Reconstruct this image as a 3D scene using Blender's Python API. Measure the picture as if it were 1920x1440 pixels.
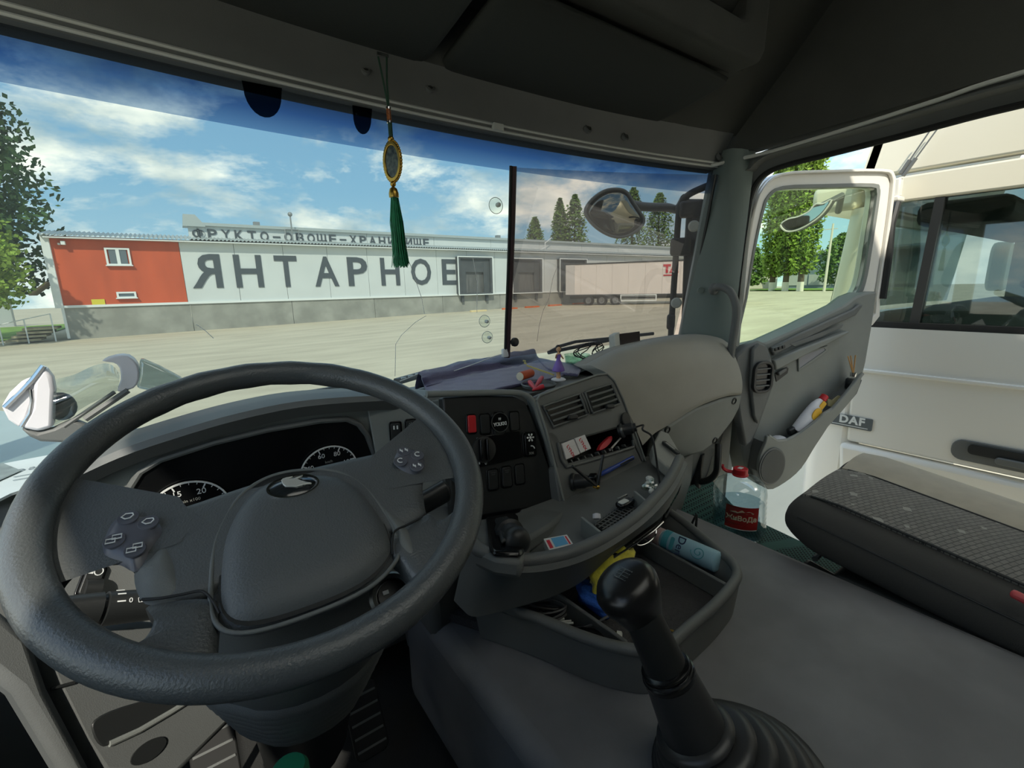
import bpy, bmesh, math, random
from mathutils import Vector, Matrix
import numpy as np

# ---------------------------------------------------------------- scene reset
for o in list(bpy.data.objects):
    bpy.data.objects.remove(o)
S = bpy.context.scene
COL = S.collection
R = math.radians
random.seed(7)

# ---------------------------------------------------------------- camera
F = 866.0                      # focal length in pixels of the 1920x1440 frame
EYE = np.array([0.0, 0.0, 2.35])
_fy = np.array([325 - 960, 550 - 720, F]); _fx = np.array([2197 - 960, 511 - 720, F])
AY = _fy / np.linalg.norm(_fy)
AX = _fx - AY * (_fx @ AY); AX /= np.linalg.norm(AX)
AZ = np.cross(AX, AY)
if AZ[1] > 0: AZ = -AZ
cam_d = bpy.data.cameras.new('camera'); cam = bpy.data.objects.new('camera', cam_d); COL.objects.link(cam)
cam_d.sensor_width = 36.0; cam_d.lens = F / 1920 * 36.0; cam_d.clip_start = 0.02; cam_d.clip_end = 900
_r = Vector((AX[0], AY[0], AZ[0])); _d = Vector((AX[1], AY[1], AZ[1])); _f = Vector((AX[2], AY[2], AZ[2]))
cam.matrix_world = Matrix(((_r.x, -_d.x, -_f.x, EYE[0]), (_r.y, -_d.y, -_f.y, EYE[1]), (_r.z, -_d.z, -_f.z, EYE[2]), (0, 0, 0, 1)))
S.camera = cam

def P(px, py, x=None, y=None, z=None):
    """point of the place seen at a photo position, on a plane x=, y= or z= of the cab"""
    v = np.array([px - 960, py - 720, F]); d = np.array([v @ AX, v @ AY, v @ AZ])
    if x is not None: t = (x - EYE[0]) / d[0]
    elif y is not None: t = (y - EYE[1]) / d[1]
    else: t = (z - EYE[2]) / d[2]
    return Vector(EYE + d * t)

# ---------------------------------------------------------------- view
S.view_settings.view_transform = 'Standard'; S.view_settings.look = 'None'
S.view_settings.gamma = 1.0; S.view_settings.use_curve_mapping = False
S.view_settings.exposure = 0.8

def lin(r, g, b):
    f = lambda c: (c / 255) / 12.92 if c / 255 <= .04045 else ((c / 255 + .055) / 1.055) ** 2.4
    return (f(r), f(g), f(b), 1.0)

# ---------------------------------------------------------------- sky with broken cumulus
W = bpy.data.worlds.new('sky'); S.world = W; W.use_nodes = True
nt = W.node_tree; nt.nodes.clear()
def wn(t, **k):
    n = nt.nodes.new(t)
    for a, v in k.items(): setattr(n, a, v)
    return n
L = nt.links.new
tc = wn('ShaderNodeTexCoord'); sep = wn('ShaderNodeSeparateXYZ'); L(tc.outputs['Generated'], sep.inputs[0])
zmax = wn('ShaderNodeMath', operation='MAXIMUM'); L(sep.outputs['Z'], zmax.inputs[0]); zmax.inputs[1].default_value = 0.0
n1 = wn('ShaderNodeTexNoise'); n1.inputs['Scale'].default_value = 3.6; n1.inputs['Detail'].default_value = 9; n1.inputs['Roughness'].default_value = .63; n1.inputs['Distortion'].default_value = .15
cm = wn('ShaderNodeMapping'); cm.inputs['Location'].default_value = (2.2, .7, 1.9); cm.inputs['Scale'].default_value = (1, 1, 2.3)
L(tc.outputs['Generated'], cm.inputs[0]); L(cm.outputs[0], n1.inputs['Vector'])
mask = wn('ShaderNodeValToRGB'); mask.color_ramp.elements[0].position = .45; mask.color_ramp.elements[1].position = .58
L(n1.outputs['Fac'], mask.inputs[0])
# cloud shading : greyer undersides, bright crowns
n2 = wn('ShaderNodeTexNoise'); n2.inputs['Scale'].default_value = 6.5; n2.inputs['Detail'].default_value = 6; n2.inputs['Roughness'].default_value = .5
L(cm.outputs[0], n2.inputs['Vector'])
ccol = wn('ShaderNodeValToRGB')
ccol.color_ramp.elements[0].position = .36; ccol.color_ramp.elements[0].color = (.40, .52, .58, 1)
ccol.color_ramp.elements[1].position = .60; ccol.color_ramp.elements[1].color = (1.12, 1.10, 1.0, 1)
L(n2.outputs['Fac'], ccol.inputs[0])
grad = wn('ShaderNodeValToRGB')
grad.color_ramp.elements[0].position = 0.0; grad.color_ramp.elements[0].color = (.42, .62, .72, 1)
grad.color_ramp.elements[1].position = .55; grad.color_ramp.elements[1].color = (.12, .27, .52, 1)
e = grad.color_ramp.elements.new(.18); e.color = (.24, .46, .66, 1)
L(zmax.outputs[0], grad.inputs[0])
mix = wn('ShaderNodeMix', data_type='RGBA'); L(mask.outputs[0], mix.inputs[0]); L(grad.outputs[0], mix.inputs[6]); L(ccol.outputs[0], mix.inputs[7])
bg = wn('ShaderNodeBackground'); bg.inputs[1].default_value = 1.1; L(mix.outputs[2], bg.inputs[0])
wo = wn('ShaderNodeOutputWorld'); L(bg.outputs[0], wo.inputs[0])

# ---------------------------------------------------------------- sun: behind and to the left of the truck
sun_d = bpy.data.lights.new('sun', 'SUN'); sun_d.energy = 2.6; sun_d.angle = R(1.2); sun_d.color = (1.0, .93, .80)
sun = bpy.data.objects.new('sun', sun_d); COL.objects.link(sun)
sun.rotation_euler = Vector((.40, .62, -.66)).to_track_quat('-Z', 'Y').to_euler()

# ================================================================ materials
MATS = {}
def _principled(name):
    m = bpy.data.materials.new(name); m.use_nodes = True
    return m, m.node_tree, m.node_tree.nodes['Principled BSDF']

def mat(name, col, rough=.5, metal=0., bump=0., bscale=300., var=0., vscale=6., spec=.5, col2=None, stretch=None, coat=0., kind='noise', sheen=0.):
    if name in MATS: return MATS[name]
    m, t, b = _principled(name); N = t.nodes; K = t.links.new
    c = lin(*col) if len(col) == 3 else col
    b.inputs['Base Color'].default_value = c
    b.inputs['Roughness'].default_value = rough; b.inputs['Metallic'].default_value = metal
    b.inputs['Specular IOR Level'].default_value = spec
    if coat: b.inputs['Coat Weight'].default_value = coat; b.inputs['Coat Roughness'].default_value = .15
    if sheen: b.inputs['Sheen Weight'].default_value = sheen; b.inputs['Sheen Roughness'].default_value = .5
    g = N.new('ShaderNodeNewGeometry'); src = g.outputs['Position']
    if stretch:
        mp = N.new('ShaderNodeMapping'); mp.inputs['Scale'].default_value = stretch; K(src, mp.inputs[0]); src = mp.outputs[0]
    if var or col2:
        n = N.new('ShaderNodeTexNoise'); n.inputs['Scale'].default_value = vscale; n.inputs['Detail'].default_value = 5; K(src, n.inputs['Vector'])
        r = N.new('ShaderNodeValToRGB'); r.color_ramp.elements[0].position = .35; r.color_ramp.elements[1].position = .68
        r.color_ramp.elements[0].color = tuple(v * (1 - var) for v in c[:3]) + (1,)
        r.color_ramp.elements[1].color = (lin(*col2) if col2 else tuple(min(1, v * (1 + var)) for v in c[:3]) + (1,))
        if col2: r.color_ramp.elements[0].color = c
        K(n.outputs['Fac'], r.inputs[0]); K(r.outputs[0], b.inputs['Base Color'])
    if bump:
        if kind == 'voronoi':
            n = N.new('ShaderNodeTexVoronoi'); n.inputs['Scale'].default_value = bscale; n.feature = 'DISTANCE_TO_EDGE'; o = n.outputs['Distance']
        else:
            n = N.new('ShaderNodeTexNoise'); n.inputs['Scale'].default_value = bscale; n.inputs['Detail'].default_value = 3; o = n.outputs['Fac']
        K(src, n.inputs['Vector'])
        bp = N.new('ShaderNodeBump'); bp.inputs['Strength'].default_value = bump; bp.inputs['Distance'].default_value = .002; K(o, bp.inputs['Height']); K(bp.outputs[0], b.inputs['Normal'])
    MATS[name] = m
    return m

def thin_glass(name, tint, refl=.06, rough=0.02, dust=0., zgrad=None):
    """thin pane: tinted see-through film with a mirror-like sheen that grows at grazing angles"""
    if name in MATS: return MATS[name]
    m = bpy.data.materials.new(name); m.use_nodes = True; t = m.node_tree; N = t.nodes; N.clear(); K = t.links.new
    tr = N.new('ShaderNodeBsdfTransparent'); tr.inputs[0].default_value = (*tint, 1)
    gl = N.new('ShaderNodeBsdfGlossy'); gl.inputs['Roughness'].default_value = rough
    fr = N.new('ShaderNodeLayerWeight'); fr.inputs[0].default_value = .5
    pw = N.new('ShaderNodeMath'); pw.operation = 'POWER'; K(fr.outputs['Facing'], pw.inputs[0]); pw.inputs[1].default_value = 5
    mu = N.new('ShaderNodeMath'); mu.operation = 'MULTIPLY_ADD'; K(pw.outputs[0], mu.inputs[0]); mu.inputs[1].default_value = .85; mu.inputs[2].default_value = refl
    base = tr
    if zgrad:      # tint that deepens with height, as in a graded sun band
        g = N.new('ShaderNodeNewGeometry'); sx = N.new('ShaderNodeSeparateXYZ'); K(g.outputs['Position'], sx.inputs[0])
        mr = N.new('ShaderNodeMapRange'); mr.inputs[1].default_value = zgrad[0]; mr.inputs[2].default_value = zgrad[1]; K(sx.outputs['Z'], mr.inputs[0])
        cr = N.new('ShaderNodeValToRGB'); cr.color_ramp.elements[0].color = (*tint, 1); cr.color_ramp.elements[1].color = (*zgrad[3], 1)
        e = cr.color_ramp.elements.new(.45); e.color = (*zgrad[2], 1)
        K(mr.outputs[0], cr.inputs[0]); K(cr.outputs[0], tr.inputs[0])
    if dust:       # thin film of road dust that scatters some daylight
        ts = N.new('ShaderNodeBsdfTranslucent'); ts.inputs[0].default_value = (.80, .84, .78, 1)
        dm = N.new('ShaderNodeMixShader'); dm.inputs[0].default_value = dust; K(tr.outputs[0], dm.inputs[1]); K(ts.outputs[0], dm.inputs[2]); base = dm
    mx = N.new('ShaderNodeMixShader'); K(mu.outputs[0], mx.inputs[0]); K(base.outputs[0], mx.inputs[1]); K(gl.outputs[0], mx.inputs[2])
    o = N.new('ShaderNodeOutputMaterial'); K(mx.outputs[0], o.inputs[0]); MATS[name] = m
    return m

# ================================================================ object helpers
def put(o, label=None, cat=None, group=None, kind=None, category=None):
    cat = cat or category
    if label: o['label'] = label
    if cat: o['category'] = cat
    if group: o['group'] = group
    if kind: o['kind'] = kind
    return o

def thing(name, label, cat, loc=(0, 0, 0), group=None, kind=None):
    o = bpy.data.objects.new(name, None); COL.objects.link(o); o.empty_display_size = .05
    o.location = loc
    return put(o, label, cat, group, kind)

def frame(o, x, y=None, z=None):
    """orthonormal frame: origin, x axis and (roughly) y or z axis"""
    x = Vector(x).normalized()
    if z is not None:
        z = Vector(z).normalized(); y = z.cross(x)
        y = y.normalized() if y.length > 1e-4 else z.orthogonal().normalized(); x = y.cross(z)
    else: y = Vector(y); z = x.cross(y).normalized(); y = z.cross(x).normalized()
    o = Vector(o)
    return Matrix(((x.x, y.x, z.x, o.x), (x.y, y.y, z.y, o.y), (x.z, y.z, z.z, o.z), (0, 0, 0, 1)))
I4 = Matrix.Identity(4)
def T(x, y, z): return Matrix.Translation((x, y, z))
def RZ(a): return Matrix.Rotation(a, 4, 'Z')
def RX(a): return Matrix.Rotation(a, 4, 'X')
def RY(a): return Matrix.Rotation(a, 4, 'Y')

def spline(pts, n=8, closed=False):
    """Catmull-Rom through points"""
    p = [Vector(q) for q in pts]; m = len(p); out = []
    for i in range(m if closed else m - 1):
        a = p[(i - 1) % m] if closed or i > 0 else p[0] * 2 - p[1]
        b = p[i]; c = p[(i + 1) % m]
        d = p[(i + 2) % m] if closed or i + 2 < m else p[m - 1] * 2 - p[m - 2]
        for k in range(n):
            t = k / n
            out.append(.5 * ((2 * b) + (c - a) * t + (2 * a - 5 * b + 4 * c - d) * t * t + (3 * b - a - 3 * c + d) * t ** 3))
    if not closed: out.append(p[-1])
    return out

def rrect(w, h, r, n=5, cx=0, cy=0):
    r = min(r, w / 2 - 1e-5, h / 2 - 1e-5); out = []
    for (sx, sy, a0) in ((1, 1, 0), (-1, 1, 90), (-1, -1, 180), (1, -1, 270)):
        for k in range(n + 1):
            a = R(a0 + 90 * k / n)
            out.append((cx + sx * (w / 2 - r) + r * math.cos(a), cy + sy * (h / 2 - r) + r * math.sin(a)))
    return out

def ellipse(a, b, n=32, cx=0, cy=0):
    return [(cx + a * math.cos(2 * math.pi * k / n), cy + b * math.sin(2 * math.pi * k / n)) for k in range(n)]

class G:
    """collects geometry of ONE part, then links it as one mesh object"""
    def __init__(s): s.v = []; s.f = []
    def add(s, vs, fs):
        b = len(s.v); s.v += [Vector(q) for q in vs]; s.f += [tuple(i + b for i in f) for f in fs]; return s
    def box(s, M, sx, sy, sz):
        vs = [M @ Vector((x * sx / 2, y * sy / 2, z * sz / 2)) for z in (-1, 1) for y in (-1, 1) for x in (-1, 1)]
        return s.add(vs, [(0, 2, 3, 1), (4, 5, 7, 6), (0, 1, 5, 4), (2, 6, 7, 3), (0, 4, 6, 2), (1, 3, 7, 5)])
    def hexa(s, a, b):
        """solid between two quads a (4 pts) and b (4 pts)"""
        return s.add(list(a) + list(b), [(0, 3, 2, 1), (4, 5, 6, 7)] + [(i, (i + 1) % 4, 4 + (i + 1) % 4, 4 + i) for i in range(4)])
    def quad_slab(s, q, d):
        q = [Vector(k) for k in q]; n = (q[1] - q[0]).cross(q[2] - q[0]).normalized() * d
        return s.hexa(q, [k + n for k in q])
    def prism(s, M, outline, z0, z1):
        """extrude a local xy outline from z0 to z1"""
        n = len(outline)
        vs = [M @ Vector((x, y, z0)) for x, y in outline] + [M @ Vector((x, y, z1)) for x, y in outline]
        return s.add(vs, [tuple(range(n))[::-1], tuple(range(n, 2 * n))] + [(i, (i + 1) % n, n + (i + 1) % n, n + i) for i in range(n)])
    def poly_slab(s, pts, vec):
        """3-D outline extruded along vec"""
        vec = Vector(vec); n = len(pts)
        return s.add([Vector(p) for p in pts] + [Vector(p) + vec for p in pts],
                     [tuple(range(n))[::-1], tuple(range(n, 2 * n))] + [(i, (i + 1) % n, n + (i + 1) % n, n + i) for i in range(n)])
    def ring(s, M, outer, inner, z0, z1):
        """frame between two outlines with the same count"""
        n = len(outer); vs = []
        for z in (z0, z1):
            vs += [M @ Vector((x, y, z)) for x, y in outer] + [M @ Vector((x, y, z)) for x, y in inner]
        fs = []
        for i in range(n):
            j = (i + 1) % n
            fs += [(i, n + i, n + j, j), (2 * n + i, 2 * n + j, 3 * n + j, 3 * n + i), (i, j, 2 * n + j, 2 * n + i), (n + j, n + i, 3 * n + i, 3 * n + j)]
        return s.add(vs, fs)
    def grid(s, rows, closed=False, flip=False):
        """surface through rows of points"""
        m = len(rows[0]); vs = [q for r in rows for q in r]; fs = []
        for i in range(len(rows) - 1):
            for j in range(m if closed else m - 1):
                k = (j + 1) % m
                f = (i * m + j, i * m + k, (i + 1) * m + k, (i + 1) * m + j)
                fs.append(f[::-1] if flip else f)
        return s.add(vs, fs)
    def shell(s, rows, vec):
        """open grid surface with thickness along vec (vector or function of row,col)"""
        vec = Vector(vec); n = len(rows); m = len(rows[0])
        back = [[Vector(q) + vec for q in r] for r in rows]
        s.grid(rows); s.grid(back, flip=True)
        top = [rows[0], back[0]]; bot = [rows[-1], back[-1]]
        s.grid(top, flip=True); s.grid(bot)
        s.grid([[r[0] for r in rows], [r[0] for r in back]]); s.grid([[r[-1] for r in rows], [r[-1] for r in back]], flip=True)
        return s
    def loft(s, rows, caps=True):
        """closed cross-sections"""
        b = len(s.v); s.grid(rows, closed=True); m = len(rows[0])
        if caps: s.f.append(tuple(range(b, b + m))[::-1]); s.f.append(tuple(range(b + (len(rows) - 1) * m, b + len(rows) * m)))
        return s
    def tube(s, pts, r, seg=8, closed=False, caps=True):
        p = [Vector(q) for q in pts]; n = len(p)
        rr = r if hasattr(r, '__len__') else [r] * n
        rows = []; nrm = None
        for i in range(n):
            a = p[(i - 1) % n] if closed or i > 0 else p[i]; c = p[(i + 1) % n] if closed or i < n - 1 else p[i]
            t = (c - a)
            t = t.normalized() if t.length > 1e-9 else Vector((0, 0, 1))
            if nrm is None:
                h = Vector((0, 0, 1)) if abs(t.z) < .9 else Vector((1, 0, 0)); nrm = t.cross(h).normalized()
            else:
                nrm = (nrm - t * nrm.dot(t)); nrm = nrm.normalized() if nrm.length > 1e-9 else t.orthogonal().normalized()
            bn = t.cross(nrm)
            rows.append([p[i] + (nrm * math.cos(2 * math.pi * k / seg) + bn * math.sin(2 * math.pi * k / seg)) * rr[i] for k in range(seg)])
        if closed: rows.append(rows[0]); return s.loft(rows, False)
        return s.loft(rows, caps)
    def lathe(s, M, prof, seg=24, caps=True):
        """profile of (radius, z) turned about local z"""
        rows = [[M @ Vector((r * math.cos(2 * math.pi * k / seg), r * math.sin(2 * math.pi * k / seg), z)) for k in range(seg)] for r, z in prof]
        return s.loft(rows, caps)
    def ball(s, c, r, sc=(1, 1, 1), seg=16, rings=9, M=None):
        M = M or T(*c); rows = []
        for i in range(rings + 1):
            a = math.pi * i / rings; rows.append([M @ Vector((r * sc[0] * max(math.sin(a), .01) * math.cos(2 * math.pi * k / seg), r * sc[1] * max(math.sin(a), .01) * math.sin(2 * math.pi * k / seg), -r * sc[2] * math.cos(a))) for k in range(seg)])
        return s.loft(rows)
    def dome(s, M, outline, h0, h1, rings=6, power=2.2):
        """pillow over an outline: from h0 at the edge up to h1 in the middle"""
        cx = sum(p[0] for p in outline) / len(outline); cy = sum(p[1] for p in outline) / len(outline); rows = []
        for i in range(rings + 1):
            f = 1 - i / rings * .97
            rows.append([M @ Vector((cx + (x - cx) * f, cy + (y - cy) * f, h0 + (h1 - h0) * (1 - f ** power))) for x, y in outline])
        return s.loft(rows)
    def build(s, name, m, parent=None, smooth=40, bevel=0., bseg=2, sub=0, **tags):
        me = bpy.data.meshes.new(name)
        if not s.v: s.v = [Vector((0, 0, 0))]
        lo = Vector((min(q.x for q in s.v), min(q.y for q in s.v), min(q.z for q in s.v))); hi = Vector((max(q.x for q in s.v), max(q.y for q in s.v), max(q.z for q in s.v)))
        c = Vector(((lo.x + hi.x) / 2, (lo.y + hi.y) / 2, lo.z))
        me.from_pydata([q - c for q in s.v], [], s.f); me.validate()
        bm = bmesh.new(); bm.from_mesh(me); bmesh.ops.remove_doubles(bm, verts=bm.verts, dist=1e-6); bmesh.ops.recalc_face_normals(bm, faces=bm.faces); bm.to_mesh(me); bm.free()
        if m: me.materials.append(m if not isinstance(m, str) else MATS[m])
        if smooth:
            for f in me.polygons: f.use_smooth = True
            if not sub: me.set_sharp_from_angle(angle=R(smooth))
        o = bpy.data.objects.new(name, me); COL.objects.link(o)
        if parent:
            o.parent = parent
            pw = Vector(parent.location)
            if parent.parent: pw = pw + Vector(parent.parent.location)
            o.location = c - pw
        else: o.location = c
        if bevel:
            md = o.modifiers.new('bevel', 'BEVEL'); md.width = bevel; md.segments = bseg; md.limit_method = 'ANGLE'; md.angle_limit = R(35); md.harden_normals = False
        if sub:
            md = o.modifiers.new('subsurf', 'SUBSURF'); md.levels = sub; md.render_levels = sub
        put(o, **tags)
        return o

_fontcache = {}
def text_geo(body, size, M, extrude=.0005, align='CENTER', bold=0., spacing=1.0):
    key = (body, size, extrude, align, bold, spacing)
    if key not in _fontcache:
        cu = bpy.data.curves.new('t', 'FONT'); cu.body = body; cu.size = size; cu.extrude = extrude; cu.align_x = align; cu.align_y = 'CENTER'; cu.offset = bold; cu.resolution_u = 3; cu.space_character = spacing
        o = bpy.data.objects.new('t', cu); COL.objects.link(o)
        dg = bpy.context.evaluated_depsgraph_get(); me = bpy.data.meshes.new_from_object(o.evaluated_get(dg))
        _fontcache[key] = ([v.co.copy() for v in me.vertices], [tuple(p.vertices) for p in me.polygons])
        bpy.data.objects.remove(o); bpy.data.curves.remove(cu); bpy.data.meshes.remove(me)
    vs, fs = _fontcache[key]
    return G().add([M @ v for v in vs], fs)
# ================================================================ materials in use
M_conc = mat('yard_concrete', (206, 196, 170), .9, bump=.25, bscale=30, col2=(184, 174, 150), vscale=1.1, stretch=(.25, 1, 1))
M_red = mat('red_cladding', (196, 84, 44), .6, var=.13, vscale=.8, stretch=(1, 1, .25))
M_white = mat('white_cladding', (206, 211, 210), .55, var=.04, vscale=.5)
M_plinth = mat('plinth_concrete', (150, 150, 142), .9, bump=.3, bscale=6, var=.18, vscale=.9)
M_letter = mat('letter_grey', (70, 78, 84), .6)
M_roof = mat('roof_sheet', (176, 184, 182), .45, metal=.3)
M_trimw = mat('white_trim', (226, 230, 228), .4)
M_pane = mat('dark_pane', (86, 100, 108), .12, spec=.8)
M_dock = mat('dock_rubber', (74, 78, 80), .7, var=.15, vscale=1.5)
M_dock2 = mat('dock_door', (96, 96, 94), .6, var=.3, vscale=2, stretch=(3, 3, .4))
M_yellow = mat('yellow_sign', (214, 200, 60), .5)
M_bark = mat('bark', (92, 82, 68), .95, bump=.6, bscale=14)
M_whitewash = mat('whitewashed_trunk', (215, 212, 200), .9)
M_grass = mat('grass', (120, 152, 62), .95, var=.3, vscale=1.2, bump=.8, bscale=20)
M_kerbo = mat('orange_stop', (214, 108, 52), .6, var=.15, vscale=3)
M_kerby = mat('pale_stop', (216, 196, 148), .7)
M_leafd = mat('leaf_dark', (62, 90, 44), .75, var=.35, vscale=.8)
M_leafl = mat('leaf_light', (132, 158, 58), .75, var=.3, vscale=.7)
M_leafm = mat('leaf_mid', (96, 126, 56), .75, var=.3, vscale=.5)
M_grey = mat('grey_steel', (140, 144, 144), .5, metal=.2)
M_fence = mat('fence_sheet', (180, 186, 184), .6)

def gz(x, y): return .015 * max(-30, min(40, x)) - .003 * max(0, min(60, y))

# ---------------------------------------------------------------- ground
g = G(); xs = [-70 + 240 * i / 48 for i in range(49)]; ys = [-30 + 190 * j / 38 for j in range(39)]
g.grid([[(x, y, gz(x, y)) for x in xs] for y in ys])
g.build('ground', M_conc, kind='structure')['label'] = 'pale sunlit concrete truck yard'

# ---------------------------------------------------------------- warehouse
BY = 37.0
bld = thing('warehouse', 'long white warehouse with red end section and large grey lettering', 'building', (22, BY, 0))
xl = P(82, 440, y=BY).x; xr = 62.0; xred = P(343, 510, y=BY).x
zr = P(480, 453, y=BY).z; zp = P(120, 576, y=BY).z
G().box(T((xl + xr) / 2, BY + 6.2, (zp + zr) / 2 - .1), xr - xl - .1, 12, zr - zp).build('core', M_white, bld)
G().box(T((xl + xred) / 2, BY + .1, (zp + zr) / 2), xred - xl, .2, zr - zp - .1).build('red_panel', M_red, bld, label='rust red cladding')
# white sandwich panels, each a sheet of its own
px0 = xred + .01
while px0 < xr - .2:
    w = min(3.0, xr - px0)
    G().box(T(px0 + w / 2, BY + .1, (zp + zr) / 2), w - .025, .2, zr - zp - .1).build('wall_panel', M_white, bld)
    px0 += w
# concrete plinth in cast bays
px0 = xl + .1
while px0 < xr - .2:
    w = min(6.1, xr - px0)
    G().box(T(px0 + w / 2, BY + .25, (zp - 1.6) / 2), w - .03, .5, zp + 1.6).build('plinth_bay', M_plinth, bld)
    px0 += w
G().box(T((xl + xr) / 2, BY - .04, zp + .02), xr - xl + .2, .12, .14).build('drip_rail', M_trimw, bld)
G().box(T(xl, BY + .02, (zp + zr) / 2), .34, .4, zr - zp + .1).box(T(xl + .12, BY - .06, (zp + zr) / 2 - 1.0), .12, .12, zr - zp + 1.6).build('corner_post', M_trimw, bld)
# corrugated roof lip
rows = []; n = 900
for (yy, zz) in ((BY - .55, zr - .02), (BY + 3.0, zr + .5)):
    rows.append([(xl - .2 + (xr - xl) * i / n, yy, zz + .06 * math.sin(i * math.pi / 1.5)) for i in range(n + 1)])
G().shell(rows, (0, 0, -.03)).build('roof_lip', M_roof, bld)
G().box(T((xl + xr) / 2, BY - .3, zr - .17), xr - xl, .5, .06).build('soffit', M_trimw, bld)
# parapet set back above the roof
UY = BY + 1.6; ux0 = P(352, 430, y=UY).x; uz = P(355, 422, y=UY).z
px0 = ux0
while px0 < 62:
    G().box(T(px0 + 3, UY + .1, (zr + uz) / 2), 5.97, .2, uz - zr + .4).build('parapet_panel', M_white, bld); px0 += 6
G().box(T((ux0 + 64) / 2, UY, uz + .08), 64 - ux0, .5, .2).build('parapet_cap', M_roof, bld)
q = P(340, 409, y=UY)
G().prism(frame((q.x, UY - .3, uz - .1), (1, 0, 0), (0, 0, 1)), [(0, 0), (.1, .75), (.75, .75), (1.25, .1), (1.25, 0)], 0, -1.2).build('parapet_end', M_roof, bld)
def letter(ch, x0, x1, z0, z1, y, name='letter'):
    mir = ch == 'Я'; ch = {'Я': 'R', 'Н': 'H', 'Т': 'T', 'А': 'A', 'Р': 'P', 'О': 'O', 'Е': 'E', 'К': 'K', 'Х': 'X', 'У': 'Y'}.get(ch, ch)
    t = text_geo(ch, 1.0, I4, extrude=.03, bold=.016)
    if mir: t.v = [Vector((-v.x, v.y, v.z)) for v in t.v]
    lo = [min(v[i] for v in t.v) for i in range(2)]; hi = [max(v[i] for v in t.v) for i in range(2)]
    o = G(); o.f = t.f
    o.v = [Vector((x0 + (v.x - lo[0]) / (hi[0] - lo[0]) * (x1 - x0), y - v.z, z0 + (v.y - lo[1]) / (hi[1] - lo[1]) * (z1 - z0))) for v in t.v]
    return o.build(name, M_letter, bld, smooth=0)
for ch, a, b in zip('ЯНТАРНОЕ', (354, 437, 513, 586, 649, 711, 768, 826), (415, 492, 558, 634, 689, 749, 808, 855)):
    c = (a + b) / 2; yt = 476 + (c - 380) * .022; yb = 540 - (c - 380) * .0135
    p0 = P(a + 3, (yt + yb) / 2, y=BY - .03); p1 = P(b, (yt + yb) / 2, y=BY - .03)
    letter(ch, p0.x, p1.x, P(c, yb, y=BY - .03).z, P(c, yt, y=BY - .03).z, BY - .03)
ph = 'ФРУКТО-ОВОЩЕ-ХРАНИЛИЩЕ'; x0 = P(373, 443, y=UY - .03).x; x1 = P(799, 458, y=UY - .03).x
for i, ch in enumerate(ph):
    if ch == '-':
        c = x0 + (x1 - x0) * i / (len(ph) - 1); G().box(T(c, UY - .03, uz - .55), .5, .06, .1).build('letter', M_letter, bld); continue
    c = x0 + (x1 - x0) * i / (len(ph) - 1); w = .27 if ch not in 'ФЩ' else .36
    letter(ch, c - w, c + w, uz - .84, uz - .2, UY - .03)
def wall_rect(a, b, c, d, y): # px box -> x0,x1,z0,z1
    p, q = P(a, (b + d) / 2, y=y), P(c, (b + d) / 2, y=y); return p.x, q.x, P((a + c) / 2, d, y=y).z, P((a + c) / 2, b, y=y).z
def bwindow(box, panes):
    x0, x1, z0, z1 = wall_rect(*box, BY); m = frame(((x0 + x1) / 2, BY - .02, (z0 + z1) / 2), (1, 0, 0), (0, 0, 1)); w, h = x1 - x0, z1 - z0
    f = G().ring(m, rrect(w, h, .01, 1), rrect(w - .2, h - .2, .01, 1), 0, .1).build('window', M_trimw, bld)
    for i in range(panes):
        pw = (w - .2) / panes; G().box(m @ T(-w / 2 + .1 + pw * (i + .5), 0, .03), pw - (.14 if panes > 1 else 0), h - .2, .02).build('pane', M_pane, f)
    if panes > 1: G().box(m @ T(0, 0, .05), .16, h - .2, .08).build('mullion', M_trimw, f)
    G().box(m @ T(0, -h / 2, .1), w + .1, .06, .2).build('window_sill', M_trimw, f)
bwindow((198, 465, 245, 498), 2); bwindow((219, 547, 256, 559), 1)
x0, x1, z0, z1 = wall_rect(172, 561, 197, 571, BY); G().box(T((x0 + x1) / 2, BY - .05, (z0 + z1) / 2), x1 - x0, .03, z1 - z0).build('notice', M_yellow, bld, label='small yellow notice')
G().box(T(xl + .75, BY - .2, zr - .45), .18, .35, .2).box(T(xl + .55, BY - .06, zr - .5), .1, .2, .1).build('camera_housing', M_trimw, bld)
# dock doors
for (a, b, c, d) in ((858, 482, 922, 551), (959, 485, 1015, 549), (1048, 486, 1098, 547)):
    x0, x1, z0, z1 = wall_rect(a, b, c, d, BY - .3); z0 = zp; m = frame(((x0 + x1) / 2, BY - .02, (z0 + z1) / 2), (1, 0, 0), (0, 0, 1)); w, h = x1 - x0, z1 - z0
    dd = G().ring(m, rrect(w, h, .02, 1), rrect(w - .5, h - .3, .02, 1), -.05, .45).build('dock_shelter', M_dock, bld)
    G().ring(m, rrect(w + .1, h + .1, .02, 1), rrect(w - .06, h - .06, .02, 1), .43, .5).build('edge_strip', M_trimw, dd)
    G().box(m @ T(0, h * .3, .2), w - .45, h * .4, .06).build('head_curtain', M_dock, dd)
    G().box(m @ T(-w * .36, -.1, .22), w * .2, h - .3, .06).build('side_curtain', M_dock, dd); G().box(m @ T(w * .36, -.1, .22), w * .2, h - .3, .06).build('side_curtain', M_dock, dd)
    G().box(m @ T(0, -.3, .0), w - .6, h - .7, .06).build('roller_door', M_dock2, dd)
    for s in (-1, 1): G().box(T((x0 + x1) / 2 + s * w * .36, BY - .12, zp - .3), .22, .24, .7).build('bumper_block', M_dock, dd)
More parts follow.
